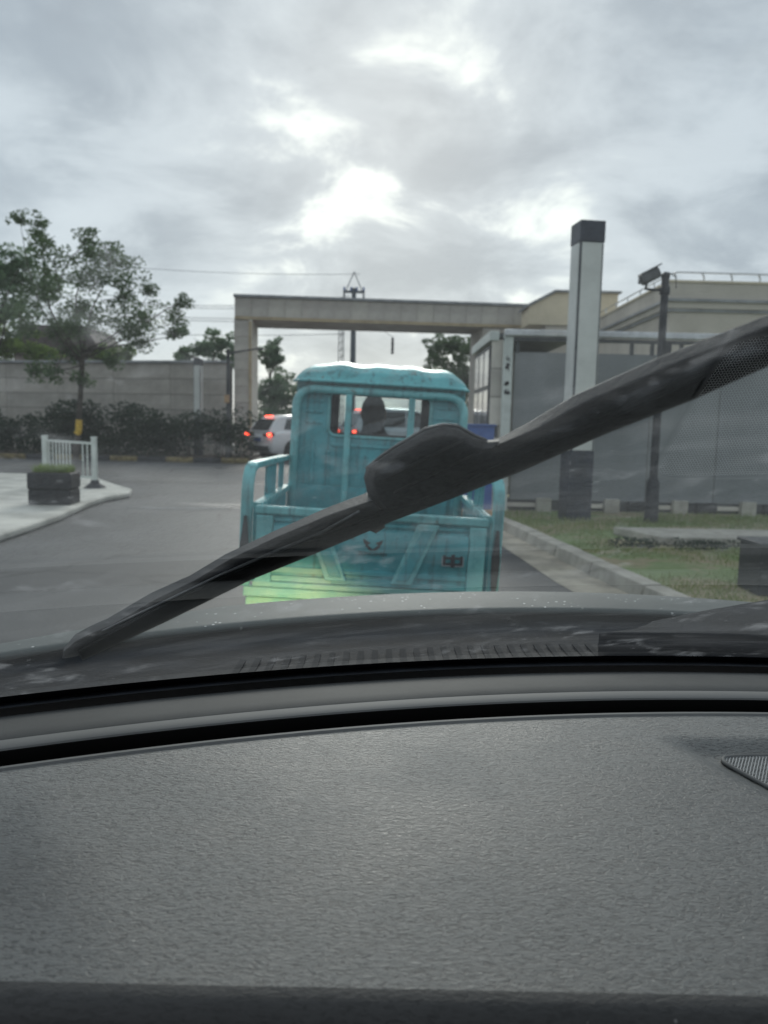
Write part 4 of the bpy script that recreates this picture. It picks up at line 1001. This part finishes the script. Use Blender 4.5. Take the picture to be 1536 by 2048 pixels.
simple_tree('pale green tree at the far left edge, behind the wall', [(-10, 540, 55, 0), (30, 560, 50, 1), (-40, 620, 60, 0), (20, 640, 45, -1), (45, 520, 22, 0)], (-10, 850, 700), 36, M['leaf_far'], 31)
simple_tree('low yellow-green tree behind the left wall, below the dark crown', [(10, 690, 34, 0), (60, 700, 26, 0), (-30, 680, 40, 1), (90, 712, 18, 0)], (20, 850, 740), 37, M['leaf_y'], 32, dens=0.9)
simple_tree('small yellow-green bush peeping over the wall right of the trunk', [(225, 705, 18, 0), (250, 712, 14, 0.5), (200, 712, 16, 0)], (225, 850, 730), 38, M['leaf_y'], 33, dens=1.0)
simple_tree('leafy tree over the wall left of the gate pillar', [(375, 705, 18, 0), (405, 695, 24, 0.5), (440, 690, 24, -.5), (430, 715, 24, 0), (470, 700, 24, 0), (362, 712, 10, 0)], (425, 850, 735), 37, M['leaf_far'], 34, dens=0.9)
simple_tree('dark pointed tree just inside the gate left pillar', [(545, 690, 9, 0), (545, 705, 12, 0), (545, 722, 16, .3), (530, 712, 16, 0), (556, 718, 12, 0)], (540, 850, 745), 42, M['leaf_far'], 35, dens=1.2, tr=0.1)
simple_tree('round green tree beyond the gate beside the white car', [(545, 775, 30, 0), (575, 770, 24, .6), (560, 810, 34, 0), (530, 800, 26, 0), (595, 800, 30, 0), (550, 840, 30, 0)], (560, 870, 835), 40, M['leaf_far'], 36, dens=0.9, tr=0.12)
simple_tree('tall dark tree beyond the gate right of the tricycle cab', [(875, 700, 26, 0), (905, 690, 30, .7), (930, 705, 30, -.5), (890, 730, 30, 0), (925, 745, 32, .5), (945, 780, 26, 0), (920, 790, 30, 0), (945, 820, 24, 0), (955, 690, 22, 0), (930, 835, 28, 0)], (925, 880, 780), 41, M['leaf'], 37, dens=0.8)

# house behind the tree
hs = empty('house', (-19.4, 46, 0), 'dim house with dark pitched roof behind the left tree', 'house')
MB().box((-19.4, 48, 2.6), (5.0, 4.0, 5.2)).build('wall', M['housewall'], hs, local=False)
MB().prism([(-22.3, 5.15), (-16.5, 5.15), (-17.6, 6.7), (-21.2, 6.7)], lambda u, v: (u, 45.6, v), lambda u, v: (u, 50.4, v)).build('roof', M['rooftile'], hs, local=False)
for x in (-20.6, -18.4):
    wn = MB().box((x, 45.97, 3.9), (1.0, 0.08, 1.2)).build('window', M['white'], hs, local=False)
    MB().box((x, 45.93, 3.9), (0.84, 0.04, 1.04)).build('pane', M['carglass'], wn, local=False)

# ================================================================== UTILITY POLES AND CABLES
up = empty('utility_pole', (-2.29, 55, 0), 'tall utility pole with crossarm rising above the gate beam', 'pole')
MB().tube([(0, 0, 0), (0, 0, 6), (0, 0, 10.75)], [0.24, 0.20, 0.15], 10).build('pole', M['galv'], up, smooth=60)
MB().box((0, 0, 10.5), (1.5, 0.14, 0.16)).build('crossarm', M['galv'], up)
for s in (-1, 1):
    MB().bar((0, 0, 11.85), (s * 0.6, 0, 10.5), 0.06, 0.06).build('stay', M['galv'], up)
for x in (-0.68, -0.2, 0.2, 0.68): MB().lathe((x, 0, 10.58), [(0.05, 0), (0.09, 0.06), (0.05, 0.12), (0.09, 0.18), (0.04, 0.25)], 'Z', 10).build('insulator', M['blue'], up)
for x in (-0.68, 0.68): MB().lathe((x, 0, 10.4), [(0.05, 0), (0.08, -0.1), (0.05, -0.2), (0.08, -0.3), (0.03, -0.45)], 'Z', 10).build('insulator', M['galv'], up)
lm = empty('lattice_mast', (-2.95, 52, 0), 'thin lattice mast left of the utility pole, under the gate beam', 'mast')
for x, y_ in ((-0.22, -0.2), (0.22, -0.2), (0, 0.2)): MB().tube([(x, y_, 0), (x * 0.6, y_ * 0.6, 9.5)], 0.03, 6).build('leg', M['galv'], lm)
for i in range(19):
    z = 0.4 + i * 0.48; k = 1 - 0.4 * z / 9.5
    mb = MB(); P = [Vector((-0.22 * k, -0.2 * k, z)), Vector((0.22 * k, -0.2 * k, z + 0.24)), Vector((0, 0.2 * k, z))]
    for a, b in ((0, 1), (1, 2), (2, 0)): mb.bar(P[a], P[b], 0.02, 0.02)
    mb.build('brace', M['galv'], lm)
def cable(label, a, b, sag, r=0.018):
    a, b = Vector(a), Vector(b)
    pts = [a.lerp(b, t) - Vector((0, 0, sag * 4 * t * (1 - t))) for t in lin(0, 1, 25)]
    o = MB().tube(pts, r, 5).build('power_cable', M['wire']); tag(o, label, 'cable', 'overhead power cables')
cable('uppermost thin cable crossing the sky left of the gate', at(180, 528, 55), at(720, 548, 55), 0.25, 0.014)
cable('cable level with the gate beam, upper of a close pair', at(200, 598, 52), at(700, 592, 54), 0.55)
cable('cable level with the gate beam, lower of a close pair', at(200, 601, 52.5), at(712, 597, 54.5), 0.60)
cable('cable crossing below the gate beam level, left of the gate pillar', at(200, 624, 52), at(690, 632, 52), 0.3)
cable('cable just under the one below the beam level, left of the pillar', at(200, 629, 52.5), at(690, 638, 52.2), 0.3)
cable('lowest cable, just above the wall left of the gate pillar', at(200, 664, 52), at(690, 668, 52), 0.15)
hb = empty('hanging_insulator', at(785, 692, 53), 'dark insulator hanging below the gate beam right of the pole', 'insulator')
MB().lathe((0, 0, -0.55), [(0.05, 0), (0.11, 0.1), (0.07, 0.2), (0.11, 0.35), (0.07, 0.5), (0.11, 0.7), (0.07, 0.85), (0.10, 1.0), (0.03, 1.15)], 'Z', 10).build('discs', M['wire'], hb, smooth=50)
MB().tube([(0, 0, 0.6), (-1.0, 0, 1.2), (-3.0, 1.8, 2.6)], 0.015, 5).build('tie_wire', M['wire'], hb)

# ================================================================== LIGHT PILLARS AND POLES
def light_pillar(name, label, loc, w, h, base_h, cap_h, rz, group):
    r = empty(name, loc, label, 'light', group, rz=rz)
    MB().box((0, 0, base_h / 2), (w, w, base_h)).build('base', M['cap'], r, bevel=0.01)
    MB().box((0, 0, (base_h + h - cap_h) / 2), (w * 0.92, w * 0.92, h - cap_h - base_h)).build('frame', M['cap'], r)
    MB().box((0, 0, h - cap_h / 2), (w, w, cap_h)).build('cap', M['cap'], r, bevel=0.008)
    zc, hh = (base_h + h - cap_h) / 2, h - cap_h - base_h - 0.02
    for k in range(4):
        a = R(90 * k); m_ = Matrix.Rotation(a, 3, 'Z'); c = m_ @ Vector((0, -w * 0.47, 0))
        MB().box((c.x, c.y, zc), (w * 0.80, w * 0.06, hh), m_).build('opal_panel', M['lampwhite'], r)
    return r
light_pillar('light_pillar', 'tall square light pillar with dark cap, crossed by the wiper', (2.63, 10.45, 0.10), 0.34, 3.93, 0.95, 0.27, R(8), 'square light pillars')
light_pillar('light_pillar', 'small square light pillar with dark cap at the left hedge', (-6.72, 28.0, 0.09), 0.27, 3.45, 1.25, 0.22, R(-8), 'square light pillars')

cp = empty('camera_pole', (3.65, 10.35, 0.10), 'black pole with a tilted security camera, right of the light pillar', 'pole')
MB().tube([(0, 0, 0), (0, 0, 0.02), (0, 0, 0.55), (0, 0, 0.62), (0, 0, 3.22)], [0.10, 0.095, 0.082, 0.055, 0.05], 14).build('pole', M['black'], cp, smooth=40)
MB().lathe((0, 0, 3.22), [(0.05, 0), (0.058, 0.02), (0.058, 0.06), (0.03, 0.09)], 'Z', 12).build('cap', M['black'], cp, smooth=40)
MB().lathe((0, 0, 3.02), [(0.055, 0), (0.068, 0.01), (0.068, 0.10), (0.055, 0.11)], 'Z', 12).build('clamp', M['black'], cp, smooth=40)
MB().tube([(0, -0.03, 3.08), (-0.18, -0.06, 3.07), (-0.28, -0.07, 3.08), (-0.26, -0.07, 3.16)], 0.02, 8).build('arm', M['black'], cp, smooth=60)
rm_ = Matrix.Rotation(R(-28), 3, 'Y')
cmb = MB().box((-0.23, -0.07, 3.24), (0.27, 0.15, 0.15), rm_).build('camera', M['steel_dk'], cp, bevel=0.04)
MB().box((-0.235, -0.07, 3.32), (0.29, 0.17, 0.016), rm_).build('sun_shield', M['steel_dk'], cmb, bevel=0.005)
lp_ = Vector((-0.23, -0.07, 3.24)) + rm_ @ Vector((-0.15, 0, 0))
MB().lathe(lp_, [(0.035, -0.01), (0.035, 0.01)], 'X', 12).build('lens', M['carglass'], cmb)
MB().box((0.07, 0.0, 2.32), (0.10, 0.12, 0.20)).build('junction_box', M['black'], cp, bevel=0.01)
MB().tube([(0.03, -0.03, 3.3), (0.12, -0.04, 3.24), (0.15, 0.0, 3.1)], 0.006, 5).build('cable', M['black'], cp)

bp_ = empty('lamp_pole', (-5.22, 25.9, 0.09), 'thin black pole with a side arm standing before the gate left pillar', 'pole')
MB().tube([(0, 0, 0), (0, 0, 0.5), (0, 0, 0.55), (0, 0, 3.62)], [0.10, 0.09, 0.065, 0.055], 10).build('pole', M['black'], bp_, smooth=40)
MB().tube([(0, 0, 3.48), (0.35, 0, 3.56), (0.95, 0, 3.66)], [0.035, 0.03, 0.025], 8).build('arm', M['black'], bp_, smooth=60)
MB().box((1.05, 0, 3.66), (0.26, 0.12, 0.07)).build('lamp_head', M['black'], bp_, bevel=0.02)
MB().box((-0.03, -0.06, 2.0), (0.16, 0.10, 0.26)).build('junction_box', M['tan'], bp_, bevel=0.01)

# ================================================================== RIGHT: SCREEN, BOOTH, BUILDING
sw = empty('screen_wall', (1.9, 11.5, 0.1), 'long grey panelled screen wall on feet behind the right verge', 'screen wall')
def S_(mb, name, m, parent=sw, **k): return mb.build(name, m, parent, local=False, **k)
for i in range(7):
    x = 1.90 + i * 1.02
    S_(MB().box((x + 0.51, 11.50, 1.36), (1.008, 0.05, 2.18)), 'screen_panel', M['screen' if i % 2 else 'screen_b'], bevel=0.004)
    S_(MB().box((x + 0.51, 11.44, 0.205), (0.22, 0.12, 0.21)), 'foot', M['kerb'], bevel=0.01)
    S_(MB().box((x + 0.92, 11.46, 0.205), (0.30, 0.07, 0.15)), 'vent', M['black'])
    S_(MB().box((x + 0.18, 11.48, 0.20), (0.42, 0.05, 0.06)), 'plinth_strip', M['stone_lt'])
S_(MB().box((5.4, 11.53, 0.20), (7.1, 0.04, 0.17)), 'plinth_back', M['steel_dk'])
S_(MB().bar((1.72, 11.36, 2.71), (9.0, 11.46, 2.71), 0.10, 0.10), 'top_rail', M['steel'], bevel=0.02)
S_(MB().bar((1.72, 11.40, 2.625), (9.0, 11.50, 2.625), 0.05, 0.05), 'lower_rail', M['steel_dk'])
for x in (1.94, 3.62, 3.92, 4.35, 6.0, 7.5): S_(MB().box((x, 11.50, 2.53), (0.05, 0.05, 0.19)), 'rail_post', M['steel_dk'])

bt = empty('gate_booth', (1.7, 12.4, 0.1), 'narrow beige stone gate booth with tall side window beside the screen wall', 'booth')
def Bt(mb, name, m, parent=bt, **k): return mb.build(name, m, parent, local=False, **k)
Bt(MB().box((1.66, 11.66, 1.37), (0.14, 0.20, 2.5)), 'corner_pier', M['joint'])
for j in range(6): Bt(MB().box((1.655, 11.55, 0.32 + j * 0.42), (0.17, 0.04, 0.41)), 'pier_block', M['stone_lt' if j % 2 else 'stone'], bevel=0.004)
Bt(MB().box((1.79, 11.42, 1.40), (0.13, 0.12, 2.60)), 'corner_column', M['pvc'], bevel=0.006)
for j in range(3):
    y0 = 11.80 + j * 0.62
    wn = Bt(MB().box((1.60, y0 + 0.30, 1.42), (0.05, 0.60, 2.30)), 'window', M['steel_dk'])
    for z0, z1 in ((0.36, 1.05), (1.10, 1.92), (1.97, 2.52)): Bt(MB().box((1.575, y0 + 0.30, (z0 + z1) / 2), (0.012, 0.50, z1 - z0 - 0.02)), 'pane', M['carglass'], parent=wn)
Bt(MB().bar((1.60, 11.50, 2.68), (1.60, 13.9, 2.68), 0.14, 0.14), 'roof_fascia', M['pvc'], bevel=0.01)
Bt(MB().box((2.25, 12.75, 2.70), (1.2, 2.3, 0.06)), 'roof', M['steel_dk'])
Bt(MB().box((2.25, 13.75, 1.4), (1.3, 0.1, 2.5)), 'back_wall', M['stone_b'])
# dark characters painted down the column, too blurred to read: brush strokes
rng = random.Random(4)
for j, zc in enumerate((2.36, 2.22, 1.98, 1.86)):
    mb = MB()
    for k in range(5):
        mb.box((1.785 + rng.uniform(-0.022, 0.022), 11.356, zc + rng.uniform(-0.04, 0.04)), (rng.choice((0.05, 0.012)), 0.004, rng.choice((0.012, 0.05))), Matrix.Rotation(rng.uniform(-0.5, 0.5), 3, 'Y'))
    Bt(mb, 'character', M['ink'])

bl = empty('gatehouse', (7.2, 20, 0), 'large beige building with cornice and rooftop railing at the right', 'building')
def Bl(mb, name, m, parent=bl, **k): return mb.build(name, m, parent, local=False, **k)
Bl(MB().prism([(7.22, 20.0), (20, 20.3), (20, 29), (7.35, 28.2)], lambda u, v: (u, v, 0.0), lambda u, v: (u, v, 4.45)), 'wall', M['bldg'])
def off(P, d): return [(x + (-d if x < 10 else d), y_ + (-d if y_ < 25 else d)) for x, y_ in P]
FP = [(7.22, 20.0), (20, 20.3), (20, 29), (7.35, 28.2)]
Bl(MB().prism(off(FP, 0.05), lambda u, v: (u, v, 4.36), lambda u, v: (u, v, 4.44)), 'string_course', M['coping'])
Bl(MB().prism(off(FP, 0.09), lambda u, v: (u, v, 4.44), lambda u, v: (u, v, 4.60)), 'frieze', M['bldg'])
Bl(MB().prism(off(FP, 0.16), lambda u, v: (u, v, 4.60), lambda u, v: (u, v, 4.67)), 'cornice', M['coping'])
Bl(MB().prism(off(FP, 0.06), lambda u, v: (u, v, 4.67), lambda u, v: (u, v, 5.08)), 'parapet', M['bldg'])
Bl(MB().prism(off(FP, 0.10), lambda u, v: (u, v, 5.08), lambda u, v: (u, v, 5.13)), 'coping', M['bldg_y'])
for i in range(9):
    x = 7.4 + i * 0.72
    Bl(MB().tube([(x, 20.25, 5.1), (x, 20.22, 5.25), (x - 0.06, 20.2, 5.36)], 0.022, 6), 'railing_post', M['steel'])
Bl(MB().tube([(7.30, 20.4, 5.36), (7.45, 20.22, 5.38), (20, 20.5, 5.36)], 0.022, 6), 'handrail', M['steel'])
Bl(MB().tube([(7.30, 20.4, 5.36), (7.42, 28, 5.36)], 0.022, 6), 'handrail', M['steel'])
for i in range(6): Bl(MB().tube([(7.32, 21.6 + i * 1.15, 5.1), (7.32, 21.6 + i * 1.15, 5.36)], 0.02, 6), 'railing_post', M['steel'])
# small gabled lantern roof on the gate end
gb = empty('gable_block', (6.2, 27.5, 0), 'small cream gabled block above the gate beam, behind the light pillar', 'building')
MB().prism([(5.05, 5.0), (8.2, 5.0), (8.2, 6.12), (6.0, 6.12), (5.05, 5.62)], lambda u, v: (u, 27.9, v), lambda u, v: (u, 29.3, v)).build('wall', M['bldg_y'], gb, local=False)
MB().prism([(4.95, 5.58), (5.98, 6.13), (8.3, 6.13), (8.3, 6.20), (5.94, 6.20), (4.92, 5.65)], lambda u, v: (u, 27.8, v), lambda u, v: (u, 29.4, v)).build('roof', M['coping'], gb, local=False)
MB().box((6.9, 28.6, 2.5), (2.4, 1.2, 5.0)).build('lower_wall', M['bldg'], gb, local=False)

# concrete walk along the verge, low dark planting in front of it
wk = empty('footpath', (0, 0, 0), kind='structure')
for i in range(5):
    x0 = 2.75 + i * 1.1
    P = [(x0 + (0.0 if i else 0.0), 9.05), (x0 + 1.085, 9.05), (x0 + 1.085, 8.28), (x0 + (0.0 if i else 0.28), 8.28)]
    MB().prism(P, lambda u, v: (u, v, 0.11), lambda u, v: (u, v, 0.20)).build('paving_slab', M['kerb'], wk, bevel=0.01)
rng = random.Random(9)
gc = MB()
for i in range(46):
    x = 2.35 + rng.random() * 4.2
    leaves(gc, (x, 8.10 + rng.uniform(-0.16, 0.10) + (0.5 * (2.8 - x) if x < 2.8 else 0), 0.145), (0.16, 0.14, 0.055), 60, 0.022, rng)
o = gc.build('ground_cover', M['hedge'], fix=False); tag(o, 'low dark ground cover along the front of the concrete footpath', 'plants', kind='stuff')

ub = empty('utility_box', (3.20, 5.95, 0.105), 'dark grey low utility box standing on the grass at right', 'cabinet')
MB().box((0, 0, 0.19), (0.62, 0.36, 0.38)).build('body', M['ubox'], ub, bevel=0.012)
MB().box((0, 0, 0.395), (0.66, 0.40, 0.03)).build('lid', M['ubox'], ub, bevel=0.008)
MB().box((-0.02, -0.185, 0.20), (0.26, 0.012, 0.28)).build('door', M['cap'], ub, bevel=0.004)
MB().box((0.28, -0.19, 0.19), (0.04, 0.02, 0.30)).build('hinge_strip', M['black'], ub)

# blue cabinet beyond the tricycle
bc = empty('barrier_cabinet', (1.24, 10.15, 0.012), 'blue roadside cabinet on a tan base, half hidden behind the tricycle', 'cabinet')
MB().box((0, 0, 0.13), (0.46, 0.42, 0.26)).build('base', M['tan'], bc, bevel=0.01)
MB().box((0, 0, 0.80), (0.38, 0.34, 1.09)).build('body', M['blue'], bc, bevel=0.015)
MB().box((0, 0, 1.355), (0.42, 0.38, 0.03)).build('lid', M['blue'], bc, bevel=0.008)
MB().box((0, -0.172, 0.75), (0.30, 0.012, 0.80)).build('door', M['blue'], bc, bevel=0.004)
MB().box((0.235, 0.05, 1.28), (0.05, 0.12, 0.16)).build('arm_hub', M['steel_dk'], bc, bevel=0.01)

# ================================================================== LEFT: BARRIER AND PLANTER
br = empty('barrier_fence', (-5.75, 14.0, 0.10), 'short white barrier fence section with missing bars on the left apron', 'fence')
A0, A1 = Vector((-6.24, 14.2, 0.10)), Vector((-5.22, 13.9, 0.10))
def Br(mb, name, m, **k): return mb.build(name, m, br, local=False, **k)
for p in (A0, A1):
    Br(MB().box((p.x, p.y, 0.10 + 0.46), (0.085, 0.085, 0.86)), 'post', M['pvc'], bevel=0.008)
    Br(MB().box((p.x, p.y, 0.10 + 0.905), (0.10, 0.10, 0.035)), 'post_cap', M['pvc'], bevel=0.012)
    Br(MB().lathe((p.x, p.y, 0.10), [(0.20, 0), (0.17, 0.03), (0.08, 0.09), (0.07, 0.14)], 'Z', 14), 'foot', M['kdark'], smooth=40)
Br(MB().bar(A0 + Vector((0, 0, 0.83)), A1 + Vector((0, 0, 0.80)), 0.04, 0.04), 'rail', M['pvc'], bevel=0.004)
Br(MB().bar(A0 + Vector((0, 0, 0.20)), A1 + Vector((0, 0, 0.18)), 0.04, 0.04), 'rail', M['pvc'], bevel=0.004)
for t in (0.09, 0.16, 0.23, 0.30, 0.37, 0.44, 0.51, 0.77, 0.86):
    p = A0.lerp(A1, t); Br(MB().box((p.x, p.y, 0.10 + 0.51), (0.02, 0.02, 0.62)), 'bar', M['pvc'])
pl = empty('planter', (-4.80, 11.20, 0.10), 'dark charcoal two-tier planter box with grass, in front of the barrier fence', 'planter', rz=R(6))
for j, (w, z0, h) in enumerate(((0.59, 0.0, 0.215), (0.61, 0.225, 0.235))):
    MB().box((0, 0, z0 + h / 2), (w, 0.50, h)).build('tier', M['plant_box'], pl, bevel=0.02)
MB().box((0, 0, 0.218), (0.56, 0.47, 0.016)).build('seam', M['hole'], pl)
MB().box((0, 0, 0.455), (0.53, 0.42, 0.02)).build('soil', M['soil'], pl)
mb = MB(); rng = random.Random(2)
for _ in range(900):
    x, y_ = rng.uniform(-0.24, 0.26), rng.uniform(-0.18, 0.18); h = rng.uniform(0.05, 0.15); a = rng.uniform(0, 6.28); w = 0.006
    mb.add([(x - w * math.cos(a), y_ - w * math.sin(a), 0.46), (x + w * math.cos(a), y_ + w * math.sin(a), 0.46), (x + rng.gauss(0, 0.04), y_ + rng.gauss(0, 0.04), 0.46 + h)], [(0, 1, 2)])
o = mb.build('grass_tuft', M['grass_b'], pl, fix=False); tag(o, kind='stuff')
